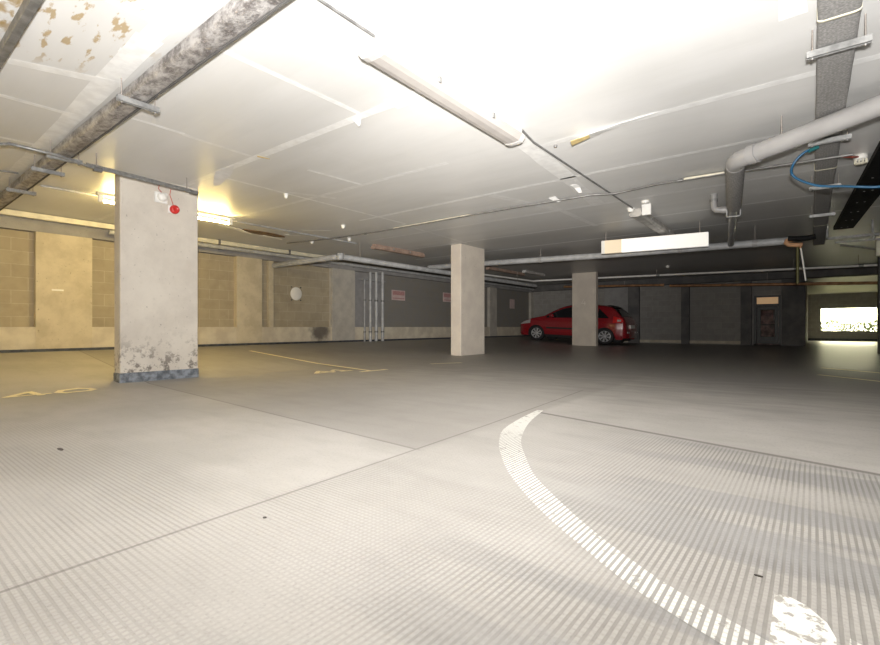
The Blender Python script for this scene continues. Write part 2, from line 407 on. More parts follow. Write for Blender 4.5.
# glazed lobby door
dr = struct(MB().box(-1.66, -1.59, YB - .02, YB + .12, .1, 1.86).box(-.93, -.86, YB - .02, YB + .12, .1, 1.86).box(-1.59, -.93, YB - .02, YB + .12, 1.80, 1.86)
            .box(-1.59, -.93, YB, YB + .1, 1.48, 1.56).build('door_1', M['wood']))
B(-1.58, -.94, YB + .05, YB + .07, 1.56, 1.80).build('transom_panel', M['lobbylamp'], dr)
lf = MB().box(-1.58, -1.46, YB + .03, YB + .08, .12, 1.47).box(-1.04, -.94, YB + .03, YB + .08, .12, 1.47).box(-1.46, -1.04, YB + .03, YB + .08, .12, .36).box(-1.46, -1.04, YB + .03, YB + .08, 1.35, 1.47).box(-1.46, -1.04, YB + .03, YB + .08, .78, .82)
lfo = lf.build('door_leaf', M['wood'], dr)
B(-1.47, -1.03, YB + .05, YB + .06, .30, 1.36).build('door_glass', M['glass'], dr)
MB().tube([(-1.06, YB, .95), (-1.06, YB - .04, .95), (-1.06, YB - .04, 1.30), (-1.06, YB, 1.30)], .012, 8).build('door_handle', M['zinc'], dr)
struct(MB().box(-2.0, -.5, YB + 1.6, YB + 1.7, 0, H).box(-2.1, -2.0, YB + .25, YB + 1.7, 0, H).box(-.52, -.42, YB + .25, YB + 1.7, 0, H).build('wall_lobby', M['lobby']))

# outside: sky through the opening and a hedge
w = bpy.data.worlds.new('World'); S.world = w; w.use_nodes = True
w.node_tree.nodes['Background'].inputs[0].default_value = (1., .95, .62, 1); w.node_tree.nodes['Background'].inputs[1].default_value = 15.
t = NT('sunlit_gravel'); t.col(t.mix(t.noise(8.), (.16, .16, .10), (.26, .25, .18))).p(.9); M['yard'] = t.m
struct(B(-12, 16, 36.3, 60, -.6, -.25).build('ground', M['yard']))
t = NT('hedge_leaf'); t.col(t.mix(t.ss(t.noise(20.), .3, .7), (.010, .018, .004), (.035, .05, .012))).p(.6); M['leaf'] = t.m
hd = MB()
for i in range(5200):
    x = random.uniform(-2, 7); top = 1.08 + .35 * noise.noise((x * 1.3, 2, 0)) ; z = -.25 + (top + .25) * random.random() ** .8
    y = 41 + random.uniform(-.5, .5); a = random.uniform(0, PI); b = random.uniform(-.9, .9); s_ = random.uniform(.03, .06)
    u = Vector((math.cos(a), math.sin(a), b * .5)) * s_; v = Vector((-math.sin(a) * b, math.cos(a) * .3, 1)).normalized() * s_ * 1.4
    c = Vector((x, y, z)); hd.add([c - u, c - v * .8, c + u, c + v], [(0, 1, 2, 3)])
ho = hd.build('hedge_foliage', M['leaf'], recalc=False); ho['kind'] = 'stuff'; ho['label'] = 'sunlit green hedge outside the opening in the far wall'; ho['category'] = 'hedge'

# ------------------------------------------------------------------ ceiling joint tape (flat, part of the boarded ceiling)
TN = [0]
def tape(x0, x1, y0, y1, wd, m='tape', z=0.):
    if m == 'tape_grey': wd *= 1.7
    TN[0] += 1; z += .0002 * (TN[0] % 9)
    p, q = Vector((x0, y0, H - .0015 - z)), Vector((x1, y1, H - .0015 - z)); d = (q - p).normalized(); s_ = Vector((-d.y, d.x, 0)) * wd / 2
    n = max(2, int((q - p).length / .25)); vs = []
    for i in range(n + 1):
        c = p.lerp(q, i / n); j = 1 + .25 * noise.noise(c * 3.1) if wd > .03 else 1
        vs += [c + s_ * j, c - s_ * j, c + s_ * j + Vector((0, 0, .0005)), c - s_ * j + Vector((0, 0, .0005))]
    fs = []
    for i in range(n):
        a = i * 4; fs += [(a, a + 1, a + 5, a + 4), (a + 2, a + 6, a + 7, a + 3), (a, a + 4, a + 6, a + 2), (a + 1, a + 3, a + 7, a + 5)]
    MB().add(vs, fs).build('joint_tape', M[m], ceil)
tape(-5.6, -2.9, 2.95, 2.98, .10); tape(-2.9, -2.2, 2.99, 3.02, .17)
tape(-10.4, -5.6, 2.90, 2.95, .05, 'tape_grey'); tape(-2.2, 7, 3.03, 3.2, .04, 'tape_grey')
tape(-6.5, 1.5, 5.88, 5.90, .07); tape(-1.3, .6, 4.62, 4.62, .09); tape(.6, 7, 4.62, 4.6, .06, 'tape_grey'); tape(-2.4, -1.3, 4.68, 4.63, .05, 'tape_grey')
tape(-8.2, -3.4, 4.36, 4.46, .045, 'tape_grey'); tape(-7.8, 1.5, 7.40, 7.5, .05, 'tape_grey'); tape(-9, 1.5, 8.85, 8.9, .04, 'tape_grey'); tape(-9, 1.2, 10.3, 10.35, .04, 'tape_grey')
tape(-3.26, -3.24, 1.62, 2.92, .05); tape(-3.28, -3.30, .2, 1.35, .03, 'tape_grey')
tape(-4.62, -4.36, .75, 1.40, .10); tape(-5.36, -5.33, .72, 1.40, .07); tape(-6.56, -6.5, .7, 1.45, .06); tape(-3.82, -3.81, 1.21, 1.36, .07)
tape(-4.98, -4.98, 1.68, 2.15, .05); tape(-5.0, -5.03, 2.15, 2.9, .03, 'tape_grey')
tape(-6.02, -6.02, 3.0, 6.6, .05); tape(-6.1, -6.3, 6.6, 9, .04, 'tape_grey')
tape(-2.40, -2.50, 4.35, 5.9, .20); tape(-2.52, -2.66, 5.95, 7.4, .12, 'tape_grey')
tape(-3.72, -3.30, 5.95, 7.4, .09, 'tape_grey'); tape(-3.28, -3.26, 7.5, 9.0, .06, 'tape_grey'); tape(-4.9, -4.83, 3.58, 4.40, .055, z=.004); tape(-5.95, -5.66, 4.0, 4.65, .05, 'tape_grey')
tape(-3.5, -6.6, 1.29, 1.36, .16); tape(-6.6, -10.2, 1.36, 1.42, .10, 'tape_grey'); tape(-1.5, -3.5, 1.27, 1.29, .12)
tape(-.10, -.09, 2.0, 3.7, .15); tape(2.4, 2.4, 1., 8., .05, 'tape_grey')

# loose, torn pieces of tape hanging from the ceiling
def flap(name, pts, label, m='tape', thick=.003):
    # pts: strip cross pairs hanging below the boards
    mb = MB(); vs = []
    for a, b in pts: vs += [Vector(a), Vector(b), Vector(a) + Vector((0, 0, thick)), Vector(b) + Vector((0, 0, thick))]
    fs = [(0, 2, 3, 1)]
    for i in range(len(pts) - 1):
        a = i * 4; fs += [(a, a + 1, a + 5, a + 4), (a + 2, a + 6, a + 7, a + 3), (a, a + 4, a + 6, a + 2), (a + 1, a + 3, a + 7, a + 5)]
    e = (len(pts) - 1) * 4; fs.append((e, e + 1, e + 3, e + 2))
    o = mb.add(vs, fs).build(name, M[m]); return tag(o, label, 'tape', 'loose tape on the ceiling')
h0 = H - .006
flap('torn_tape', [((-1.85, 4.52, H - .09), (-1.92, 4.72, H - .05)), ((-1.72, 4.54, H - .06), (-1.74, 4.73, H - .02)), ((-1.45, 4.585, H - .015), (-1.45, 4.67, h0)), ((-1.1, 4.57, h0), (-1.1, 4.60, h0))],
     'long torn white tape with yellowed curled end beyond the nearest light fitting')
flap('torn_tape', [((-1.87, 4.46, H - .115), (-1.92, 4.62, H - .10)), ((-1.70, 4.50, H - .085), (-1.72, 4.58, H - .08))], 'small yellowed tape backing curling under the long torn white tape', 'tape_back')
flap('torn_tape', [((-3.38, 2.98, h0), (-3.28, 2.98, h0)), ((-3.37, 3.0, H - .03), (-3.29, 2.99, H - .03)), ((-3.34, 3.01, H - .07), (-3.31, 3.0, H - .07))], 'pointed white tape scrap hanging where two wide ceiling joints meet')
flap('torn_tape', [((-2.60, 6.2, h0), (-2.52, 6.2, h0)), ((-2.59, 6.32, H - .02), (-2.51, 6.32, H - .02)), ((-2.57, 6.42, H - .07), (-2.52, 6.42, H - .07))], 'white tongue of tape hanging just before the ceiling cable bend')
flap('torn_tape', [((-3.12, 6.62, h0), (-3.0, 6.6, h0)), ((-3.09, 6.68, H - .03), (-2.99, 6.66, H - .03)), ((-3.02, 6.74, H - .06), (-2.96, 6.72, H - .05))], 'crumpled white tape scrap touching the cross ceiling conduit')
flap('torn_tape', [((-8.05, 5.72, h0), (-8.02, 5.84, h0)), ((-7.8, 5.8, H - .03), (-7.8, 5.93, H - .025)), ((-7.52, 5.86, H - .05), (-7.52, 6.04, H - .04))], 'flared white tape end right of the torn brown patch, larger of two')
flap('torn_tape', [((-8.70, 5.74, h0), (-8.66, 5.84, h0)), ((-8.58, 5.78, H - .03), (-8.60, 5.90, H - .025)), ((-8.42, 5.82, H - .05), (-8.40, 5.96, H - .04))], 'thin white tape end between torn brown patch and flared tape')
flap('torn_tape', [((-4.98, 2.95, h0), (-4.95, 2.93, h0)), ((-4.95, 3.0, H - .012), (-4.92, 2.99, H - .012)), ((-4.90, 3.06, H - .02), (-4.89, 3.05, H - .02))], 'small rust-brown tape tear on the ceiling joint right of nearest pillar', 'tape_back')
flap('torn_tape', [((-5.85, 2.90, h0), (-5.45, 2.93, h0)), ((-6.1, 3.0, H - .03), (-5.75, 3.06, H - .02)), ((-6.35, 3.12, H - .05), (-6.25, 3.16, H - .045))], 'grey sagging strip of ceiling lining at the top right of nearest pillar', 'tape_grey')
# hole torn in the boards
tp = thing('torn_ceiling_patch', 'torn brown patch of ceiling board with white flaps beyond lit tube', 'torn board', (-9.0, 5.4, H))
rim = []
for i in range(18):
    a = 2 * PI * i / 18; rr = 1 + .35 * noise.noise((math.cos(a) * 2, math.sin(a) * 2, 4)); rim.append((-8.95 + .16 * rr * math.cos(a), 5.45 + .52 * rr * math.sin(a), H - .012))
MB().prism(rim, (0, 0, .010)).build('bare_board', M['brown_board'], tp)
for (pp) in [[(-9.0, 4.75, H - .013), (-8.8, 4.80, H - .02), (-8.82, 5.10, H - .09), (-9.0, 5.15, H - .06)], [(-8.9, 4.45, H - .013), (-8.72, 4.5, H - .02), (-8.72, 4.72, H - .05), (-8.88, 4.75, H - .04)], [(-9.2, 5.5, H - .02), (-9.05, 5.5, H - .02), (-8.98, 5.9, H - .06), (-9.06, 5.95, H - .06)]]:
    MB().prism(pp, (0, 0, .006)).build('board_flap', M['tape'], tp)

# ------------------------------------------------------------------ pillars
def pillar(x0, x1, y0, y1, label, m, base=None, num=None):
    z0 = fz((x0 + x1) / 2, y0)
    p = thing('concrete_pillar', label, 'pillar', ((x0 + x1) / 2, (y0 + y1) / 2, z0), 'concrete pillars')
    B(x0, x1, y0, y1, z0 - .05, H, .012).build('shaft', M[m], p)
    if base: B(x0 - .008, x1 + .008, y0 - .008, y1 + .008, z0 - .05, z0 + base, .01).build('painted_base', M['bluebase'], p)
    return p, z0
pillar(-7.02, -6.81, 2.17, 3.13, 'pale concrete pillar nearest the camera with grey-blue painted foot', 'pillar', .115)
pillar(-6.73, -6.43, 8.96, 9.98, 'tan-edged concrete pillar between the signed wall and the red car', 'pillar2')
p3, z3 = pillar(-6.86, -5.98, 16.5, 16.72, 'tan concrete pillar standing in front of the red car', 'pillar2')
def stroke(mb, pts, wd, T):
    pts = [Vector((a, b)) for a, b in pts]
    for a, b in zip(pts[:-1], pts[1:]):
        d = (b - a).normalized(); n = Vector((-d.y, d.x)) * wd / 2; e = d * wd * .35
        q = [a - e + n, a - e - n, b + e - n, b + e + n]
        mb.add([T(*c) for c in q], [(0, 1, 2, 3)])
mb = MB(); stroke(mb, [(.10, .30), (0, .10), (.2, .10)], .022, lambda u, v: (-6.50 + u * .8, 16.497, 1.50 + v * .7)); stroke(mb, [(.15, .2), (.15, 0)], .022, lambda u, v: (-6.50 + u * .8, 16.497, 1.50 + v * .7))
o = mb.build('painted_number', simple('faint_pillar_paint', (.72, .67, .60), .7), p3); o['label'] = 'faint white painted number'
pillar(1.31, 2.1, 15.9, 16.2, 'dark concrete pillar at the frame edge beside the daylight opening', 'darkconc')

# ------------------------------------------------------------------ fire alarm on the nearest pillar
fa = thing('fire_alarm_beacon', 'white square fire alarm unit with round dome on nearest pillar', 'fire alarm', (-6.81, 2.63, 2.45))
B(-6.815, -6.785, 2.56, 2.72, 2.37, 2.51, .008).build('back_plate', M['whitepl'], fa)
MB().lathe((-6.785, 2.645, 2.445), (1, 0, 0), [(.058, 0), (.058, .025), (.045, .045), (.02, .055), (0, .056)], 20).build('dome', M['signwhite'], fa)
MB().tube([(-6.78, 2.645, 2.50), (-6.78, 2.60, 2.55), (-6.79, 2.62, 2.62)], .005, 6).build('cable', M['redwire'], fa)
fb = thing('alarm_sounder', 'red round alarm sounder hanging beside the white alarm unit', 'fire alarm', (-6.81, 2.79, 2.31))
B(-6.815, -6.80, 2.73, 2.84, 2.26, 2.36, .005).build('back_plate', M['whitepl'], fb)
MB().lathe((-6.80, 2.80, 2.31), (1, 0, 0), [(.055, 0), (.06, .02), (.056, .05), (.035, .07), (.03, .06), (0, .06)], 20).build('horn', M['red'], fb)
MB().tube([(-6.79, 2.79, 2.36), (-6.79, 2.77, 2.43), (-6.79, 2.745, 2.50), (-6.79, 2.76, 2.58)], .005, 6).build('cable', M['redwire'], fb)

# ------------------------------------------------------------------ lagged ducts and hangers
dl = thing('lagged_duct', 'foil-wrapped mottled silver duct crossing the ceiling toward the block wall', 'duct', (-5.8, 1.49, 2.53))
def wrap(x0, x1, n, cy, hw, zb, zt, along):
    mb = MB(); vs = []; fs = []; K = 12
    for i in range(n + 1):
        s_ = x0 + (x1 - x0) * i / n
        for k in range(K):
            a = 2 * PI * k / K + PI / K; ca, sa = math.cos(a), math.sin(a)
            e = .26
            py = cy + hw * math.copysign(abs(ca) ** e, ca); pz = (zb + zt) / 2 + (zt - zb) / 2 * math.copysign(abs(sa) ** e, sa)
            j = .006 * noise.noise((s_ * 4, ca * 1.5, sa * 1.5 + cy))
            q = (s_, py + j, pz + j) if along == 'x' else (py + j, s_, pz + j)
            vs.append(q)
    for i in range(n):
        for k in range(K):
            l = (k + 1) % K; fs.append((i * K + k, i * K + l, (i + 1) * K + l, (i + 1) * K + k))
    fs += [tuple(range(K)), tuple(range(n * K, n * K + K))]
    return mb.add(vs, fs, True)
wrap(-.6, -10.3, 120, 1.475, .066, 2.538, 2.64, 'x').build('foil_wrap', M['foil'], dl)
B(-10.3, -.6, 1.532, 1.548, 2.533, 2.60, .004).build('edge_strip', M['edge'], dl)  # dark strip along the lower edge of the duct
d2 = thing('lagged_duct', 'grey felt-wrapped duct running away over the big grey pipe', 'duct', (.13, 7, 2.53))
wrap(.5, 13.5, 130, .128, .10, 2.545, 2.645, 'y').build('felt_wrap', M['felt'], d2)
for y in (3.62, 7.05, 10.9): wrap(y, y + .03, 2,   .128, .103, 2.542, 2.648, 'y').build('tape_band', M['creampipe'], d2)
ct = thing('cable_trunking', 'narrow grey trunking on the brown-stained ceiling corner', 'trunking', (-5, .69, 2.6))
B(-10.3, -1.0, .665, .715, 2.575, 2.64, .006).build('channel', M['zincd'], ct)
for x in (-2.2, -7): B(x, x + .04, .65, .73, 2.57, H - .001).build('bracket', M['zinc'], ct)
def hanger(c, along, ln, label, zc=2.508):
    t_ = thing('strut_hanger', label, 'hanger', (c[0], c[1], zc), 'strut hangers under the lagged ducts')
    ux, uy = (1, 0) if along == 'x' else (0, 1)
    hx, hy = ux * ln / 2, uy * ln / 2; wx, wy = uy * .0205, ux * .0205
    mb = MB()
    mb.box(c[0] - hx - wx, c[0] + hx + wx, c[1] - hy - wy, c[1] + hy + wy, zc - .006, zc - .003) if False else None
    # C channel: web plus two flanges with returned lips
    def bar(o0, o1, z0, z1):
        if along == 'x': mb.box(c[0] - ln / 2, c[0] + ln / 2, c[1] + o0, c[1] + o1, z0, z1)
        else: mb.box(c[0] + o0, c[0] + o1, c[1] - ln / 2, c[1] + ln / 2, z0, z1)
    bar(-.0205, .0205, zc + .017, zc + .020); bar(-.0205, -.0175, zc - .021, zc + .017); bar(.0175, .0205, zc - .021, zc + .017); bar(-.0175, -.009, zc - .021, zc - .018); bar(.009, .0175, zc - .021, zc - .018)
    mb.build('channel', M['zinc'], t_)
    for s_ in (-1, 1):
        p = (c[0] + ux * s_ * (ln / 2 - .03), c[1] + uy * s_ * (ln / 2 - .03))
        r_ = MB().tube([(p[0], p[1], zc - .035), (p[0], p[1], H)], .005, 8); r_.build('rod', M['rod'], t_)
        MB().lathe((p[0], p[1], zc - .032), (0, 0, 1), [(0, 0), (.011, 0), (.011, .009), (0, .009)], 6).build('nut', M['zinc'], t_)
for x, lb in [(-4.24, 'nearest of the strut hangers under the foil-wrapped duct'), (-6.25, 'strut hanger under the foil duct where the thin conduit crosses'), (-6.9, 'third strut hanger along the foil-wrapped duct, just past the conduit'), (-8.2, 'strut hanger nearest the block wall under the foil duct')]:
    hanger((x, 1.48), 'y', .30, lb)
for y, lb in [(3.95, 'nearest strut hanger under the felt duct, above the big pipe'), (5.86, 'strut hanger under the felt duct just behind the big grey pipe'), (7.78, 'strut hanger under the felt duct where the blue hose passes'), (9.7, 'farthest strut hanger under the felt-wrapped duct')]:
    hanger((.135, y), 'x', .32, lb)
bt = thing('cable_tray', 'black perforated cable tray slanting along the ceiling at frame edge', 'cable tray', (.55, 8, 2.5))
def skew_box(mb, y0, y1, xa0, xb0, xa1, xb1, z0, z1):
    mb.add([(xa0, y0, z0), (xb0, y0, z0), (xb1, y1, z0), (xa1, y1, z0), (xa0, y0, z1), (xb0, y0, z1), (xb1, y1, z1), (xa1, y1, z1)],
           [(0, 1, 2, 3), (4, 5, 6, 7), (0, 1, 5, 4), (1, 2, 6, 5), (2, 3, 7, 6), (3, 0, 4, 7)])
mb = MB(); skew_box(mb, 5.4, 11.4, .58, .904, .32, .60, 2.52, 2.525); skew_box(mb, 5.4, 11.4, .58, .59, .32, .33, 2.525, 2.58); skew_box(mb, 5.4, 11.4, .894, .904, .59, .60, 2.525, 2.58)
mb.build('tray', M['blackm'], bt)
for i in range(9):
    y = 5.6 + i * .7; f_ = (y - 4.5) / 6.9
    for e in (.3, .55): MB().lathe((.62 - .30 * f_ + e * .33, y, 2.521), (0, 0, -1), [(.012, 0), (.012, .004), (0, .006)], 8).build('bolt', M['zinc'], bt)
for y in (6, 9): MB().tube([(.6, y, 2.525), (.6, y, H)], .005, 6).build('rod', M['rod'], bt)

# ------------------------------------------------------------------ big drain pipe and lagged run
bp = thing('drain_pipe', 'big pale grey drain pipe crossing under the felt duct', 'pipe', (-.1, 5.3, 2.4))
A0, A1 = Vector((-.49, 5.50, 2.395)), Vector((1.9, 4.43, 2.60))
MB().tube([A0, A1], .084, 24).build('pipe', M['pvc'], bp)
dd = (A1 - A0).normalized()
MB().tube([A0 + dd * .02, A0 + dd * .09], .095, 24).build('collar', M['pvc'], bp)
MB().tube([A0 + dd * .02, A0 + Vector((-.05, .035, 0)), A0 + Vector((-.09, .075, 0)), A0 + Vector((-.115, .13, -.003)), A0 + Vector((-.125, .21, -.006))], .086, 24).build('elbow', M['pvc'], bp)
MB().tube([A0 + dd * .3 + Vector((0, 0, .08)), A0 + dd * .3 + Vector((0, 0, .28))], .006, 8).build('hanger_rod', M['rod'], bp)
lp = thing('lagged_pipe', 'felt-wrapped drain pipe running away from the big pipe elbow', 'pipe', (-.75, 7, 2.37))
LP = [Vector((-.612, 5.68, 2.388)), Vector((-.83, 7.55, 2.372))]
MB().tube([LP[0].lerp(LP[1], i / 12) for i in range(13)], [.088 + .003 * noise.noise((i, 0, 3)) for i in range(13)], 20).build('felt_wrap', M['felt'], lp)
MB().tube([(-.83, 7.55, 2.372), (-1.24, 10.78, 2.345)], .055, 16).build('pipe', M['pvcd'], lp)
MB().tube([(-.839, 7.62, 2.371), (-.849, 7.70, 2.371)], .068, 16).build('collar', M['pvcd'], lp)
mb = MB()
for (x0, x1, z0, z1) in [(-.96, -.945, 2.29, 2.45), (-.795, -.78, 2.29, 2.45), (-.96, -.78, 2.285, 2.30), (-.96, -.78, 2.44, 2.455)]: mb.box(x0, x1, 7.85, 7.89, z0, z1)
mb.build('bracket', M['zinc'], lp)
MB().tube([(-.88, 7.87, 2.45), (-.88, 7.87, H)], .005, 8).build('rod', M['rod'], lp)
db = thing('branch_pipe', 'short grey elbow pipe dropping from ceiling into the felt pipe', 'pipe', (-1.1, 8.1, 2.5))
MB().tube([(-1.13, 7.95, H), (-1.13, 7.95, 2.52), (-1.125, 7.95, 2.47), (-1.10, 7.955, 2.44), (-1.05, 7.96, 2.43), (-.93, 7.97, 2.42)], .045, 16).build('pipe', M['pvc'], db)
MB().tube([(-1.13, 7.95, 2.56), (-1.13, 7.95, 2.60)], .052, 16).build('collar', M['zinc'], db)
MB().tube([(-1.02, 7.96, 2.426), (-.98, 7.965, 2.423)], .052, 16).build('collar', M['pvc'], db)

# cross run far down the aisle
fp = thing('cross_pipe', 'long grey pipe crossing behind the blank hanging board', 'pipe', (-3.7, 10.9, 2.39))
MB().tube([(-9.0, 10.9, 2.50), (-7.0, 10.9, 2.458), (-3.76, 10.9, 2.372), (-.30, 10.9, 2.322)], .07, 18).build('pipe', M['greypipe'], fp)
for x, z in ((-5.4, 2.415), (-2.2, 2.35), (-.9, 2.33)):
    c_ = MB().tube([(x, 10.9, z), (x + .09, 10.9, z - .002)], .079, 18).build('collar', M['pvc'], fp)
    MB().tube([(x + .045, 10.9, z + .07), (x + .045, 10.9, H)], .006, 6).build('hanger_rod', M['rod'], fp)
rh = thing('rusty_bend', 'rust-coloured pipe bend with black sleeve at the cross pipe end', 'pipe', (-.25, 10.85, 2.3))
MB().tube([(-.28, 10.86, 2.33), (-.36, 10.8, 2.31), (-.37, 10.78, 2.27), (-.33, 10.78, 2.235), (-.24, 10.8, 2.22), (-.13, 10.82, 2.215)], .04, 12).build('bend', M['rust'], rh)
MB().tube([(-.34, 10.78, 2.345), (-.2, 10.78, 2.33), (-.05, 10.78, 2.325), (.06, 10.78, 2.34)], .045, 12).build('sleeve', M['blackm'], rh)
hh = thing('drop_pipe', 'thin white pipe hanging down from the rust-coloured bend', 'pipe', (-.1, 10.8, 1.6))
MB().tube([(-.155, 10.8, 2.18), (-.12, 10.8, 1.9), (-.08, 10.8, 1.56)], .013, 10).build('pipe', M['whitepipe'], hh)
MB().tube([(-.156, 10.8, 2.215), (-.155, 10.8, 2.15)], .02, 10).build('coupling', M['copper'], hh)
hp = thing('hazard_post', 'dark yellow-edged drop pipe beside the thin white hanging pipe', 'pipe', (-.2, 10.95, 1.6))
MB().tube([(-.20, 10.96, 2.25), (-.20, 10.96, 1.52)], .022, 10).build('pipe', simple('dark_olive_pipe', (.10, .095, .03), .5), hp)
wp = thing('sprinkler_pipe', 'long thin white pipe crossing above the red car and far aisle', 'pipe', (-3.5, 17, 2.45))
MB().tube([(-8.6, 13.0, 2.47), (-8.62, 16.9, 2.53), (-8.55, 17.0, 2.54), (-6.0, 17.0, 2.495), (1.43, 17, 2.362), (4, 17, 2.32)], .033, 12).build('pipe', M['whitepipe'], wp)
for x in (-4.1, -.4, 1.0):
    z = 2.495 - (x + 6) * .0179; MB().tube([(x, 17, z), (x + .1, 17, z - .002)], .042, 12).build('collar', M['zinc'], wp)
    MB().tube([(x, 17, z), (x, 17, H)], .006, 6).build('hanger_rod', M['rod'], wp)
b1 = thing('copper_pipe', 'tarnished copper-brown pipe high on back wall above the car', 'pipe', (-5.7, 19.8, 2.4))
MB().tube([(-8.6, 19.8, 2.50), (-4.55, 19.8, 2.355)], .045, 12).build('pipe', M['copper'], b1)
MB().tube([(-6, 19.8, 2.41), (-6, 19.8, H)], .008, 6).build('hanger_rod', M['rod'], b1)
MB().tube([(-4.62, 19.8, 2.357), (-4.5, 19.8, 2.353)], .055, 12).build('end_cap', M['rust'], b1)
b2 = thing('copper_pipe', 'long copper-brown pipe running to the daylight opening', 'pipe', (-1.3, 19.8, 2.2))
MB().tube([(-4.30, 19.8, 2.31), (1.66, 19.8, 2.08), (4, 19.8, 2.0)], .05, 12).build('pipe', M['copper'], b2)
MB().tube([(-1.2, 19.8, 2.2), (-1.2, 19.8, H)], .008, 6).build('hanger_rod', M['rod'], b2)
# wall-side pipes in the left bay
tr = thing('wall_trunking', 'cream trunking along the top of the block wall', 'trunking', (-10.4, 3, 2.6))
mb = MB(); skew_box(mb, -3, 8.6, -10.46, -10.36, -10.46, -10.36, 2.565, 2.655); mb.build('channel', M['creampipe'], tr)
for y in (.5, 3.5, 5.2, 7.0): B(-10.47, -10.35, y, y + .05, 2.56, H).build('bracket', M['zincd'], tr)
lb_ = thing('bent_grey_pipe', 'thick grey pipe bending beneath ceiling past the left wall', 'pipe', (-8.1, 9, 2.25))
MB().tube([(-10.55, 6.7, 2.25), (-8.25, 6.7, 2.25), (-8.12, 6.74, 2.25), (-8.06, 6.86, 2.25), (-8.06, 12.5, 2.25), (-8.06, 16.0, 2.25)], .062, 18).build('pipe', M['greypipe'], lb_)
MB().lathe((-8.05, 6.72, 2.25), (0, 0, 1), [(0, -.075), (.08, -.07), (.085, 0), (.08, .07), (0, .075)], 16).build('elbow', M['greypipe'], lb_)
for y in (7.3, 11.5, 14.6): MB().tube([(-8.06, y, 2.31), (-8.06, y, H)], .006, 6).build('hanger_rod', M['rod'], lb_)
g2 = thing('wall_service_pipe', 'slim grey service pipe high along the left wall', 'pipe', (-10.2, 12, 2.45))
MB().tube([(-10.3, 3.1, 2.49), (-10.3, 20.2, 2.49)], .045, 12).build('pipe', M['greypipe'], g2)
for y in (5.3, 9.3, 13.2, 17.): B(-10.58, -10.29, y, y + .04, 2.47, 2.51).build('bracket', M['zincd'], g2)
# vertical risers
for i, (y, zt, r_, lb) in enumerate([(9.70, 2.15, .03, 'leftmost thin dark riser pipe beside the grey pilaster'), (9.93, 2.38, .045, 'second riser pipe from the grey pilaster'), (10.18, 2.40, .05, 'third riser pipe from the grey pilaster'), (10.45, 2.43, .05, 'riser pipe farthest from the grey pilaster')]):
    rp = thing('riser_pipe', lb, 'pipe', (-10.5, y, .3), 'vertical riser pipes on left wall')
    MB().tube([(-10.50, y, fz(-10.5, y) - .01), (-10.50, y, zt)], r_, 14).build('pipe', M['pvcd' if i == 0 else 'greypipe'], rp)
    for z in (.55, 1.5): MB().tube([(-10.50, y, z), (-10.50, y, z + .05)], r_ + .008, 14).build('clip', M['zincd'], rp)
sb = thing('riser_bracket', 'dark horizontal bracket across the top of the riser pipes', 'bracket', (-10.5, 10.1, 2.2))
B(-10.71, -10.545, 9.62, 10.62, 2.13, 2.17).build('bar', M['pvcd'], sb)
struct(B(-10.73, -10.71, 9.45, 10.7, .72, 2.38).build('trim_%d' % k, M['beam'])); k += 1

# ------------------------------------------------------------------ lights
def batten(x, y0, y1, z0, z1, label, hm, dm, lit=None, wd=.2):
    c = thing('fluorescent_light', label, 'light', (x, (y0 + y1) / 2, z1), 'fluorescent battens on the ceiling')
    B(x - wd * .42, x + wd * .42, y0 + .02, y1 - .02, z0 + .055, z1, .006).build('tray', M[hm], c)
    w2 = wd / 2
    prof = [(-w2, z0 + .07), (-w2, z0 + .045), (-w2 * .72, z0 + .008), (-w2 * .3, z0), (w2 * .3, z0), (w2 * .72, z0 + .008), (w2, z0 + .045), (w2, z0 + .07)]
    mb = MB(); n = len(prof)
    vs = [(x + a, y, b) for y in (y0 + .05, y1 - .05) for a, b in prof]
    mb.add(vs, [(i, (i + 1) % n, n + (i + 1) % n, n + i) for i in range(n)], False); mb.add(vs[:n], [tuple(range(n))]); mb.add(vs[n:], [tuple(range(n))])
    mb.build('diffuser', M[dm], c)
    for ya, yb in ((y0, y0 + .055), (y1 - .055, y1)):
        e = [(x + a * 1.04, ya, b - .003) for a, b in prof]
        MB().prism(e, (0, yb - ya, 0)).build('end_cap', M[hm], c)
    for y in (y0 + .6, y1 - .6): B(x + w2 - .004, x + w2 + .012, y, y + .035, z0 + .035, z0 + .08, .003).build('clip', M['zinc'], c)
    return c
batten(-2.32, 2.19, 4.16, 2.535, H, 'unlit fluorescent light with pale diffuser overhead, nearest to camera', 'lampmetal', 'diffuser', wd=.215)
batten(-2.28, 8.1, 10.6, 2.54, H, 'dusty unlit fluorescent light partly behind the blank hanging board', 'oldlamp', 'oldlamp', wd=.2)
batten(-8.10, 7.75, 9.55, 2.56, H, 'unlit browned fluorescent light above the bent grey pipe', 'brownlamp', 'brownlamp', wd=.16)
batten(-8.2, 12.9, 15.3, 2.575, H, 'small brown fluorescent light seen just right of the second pillar', 'brownlamp', 'brownlamp', wd=.14)
batten(-7.75, 14.5, 16.0, 2.585, H, 'small pale fluorescent light above the front of the car', 'lampmetal', 'diffuser', wd=.14)
# lit tube in the left bay
lt = thing('fluorescent_light', 'bare fluorescent tube glowing yellow behind the nearest pillar', 'light', (-8.08, 3.5, H), 'fluorescent battens on the ceiling')
B(-8.11, -8.05, 2.28, 4.32, 2.625, H, .006).build('tray', M['creampipe'], lt)
MB().tube([(-8.08, 2.36, 2.55), (-8.08, 4.24, 2.55)], .019, 12).build('tube', M['tube'], lt)
for y in (2.30, 4.24): B(-8.105, -8.055, y, y + .06, 2.525, 2.63, .004).build('tube_holder', M['whitepl'], lt)

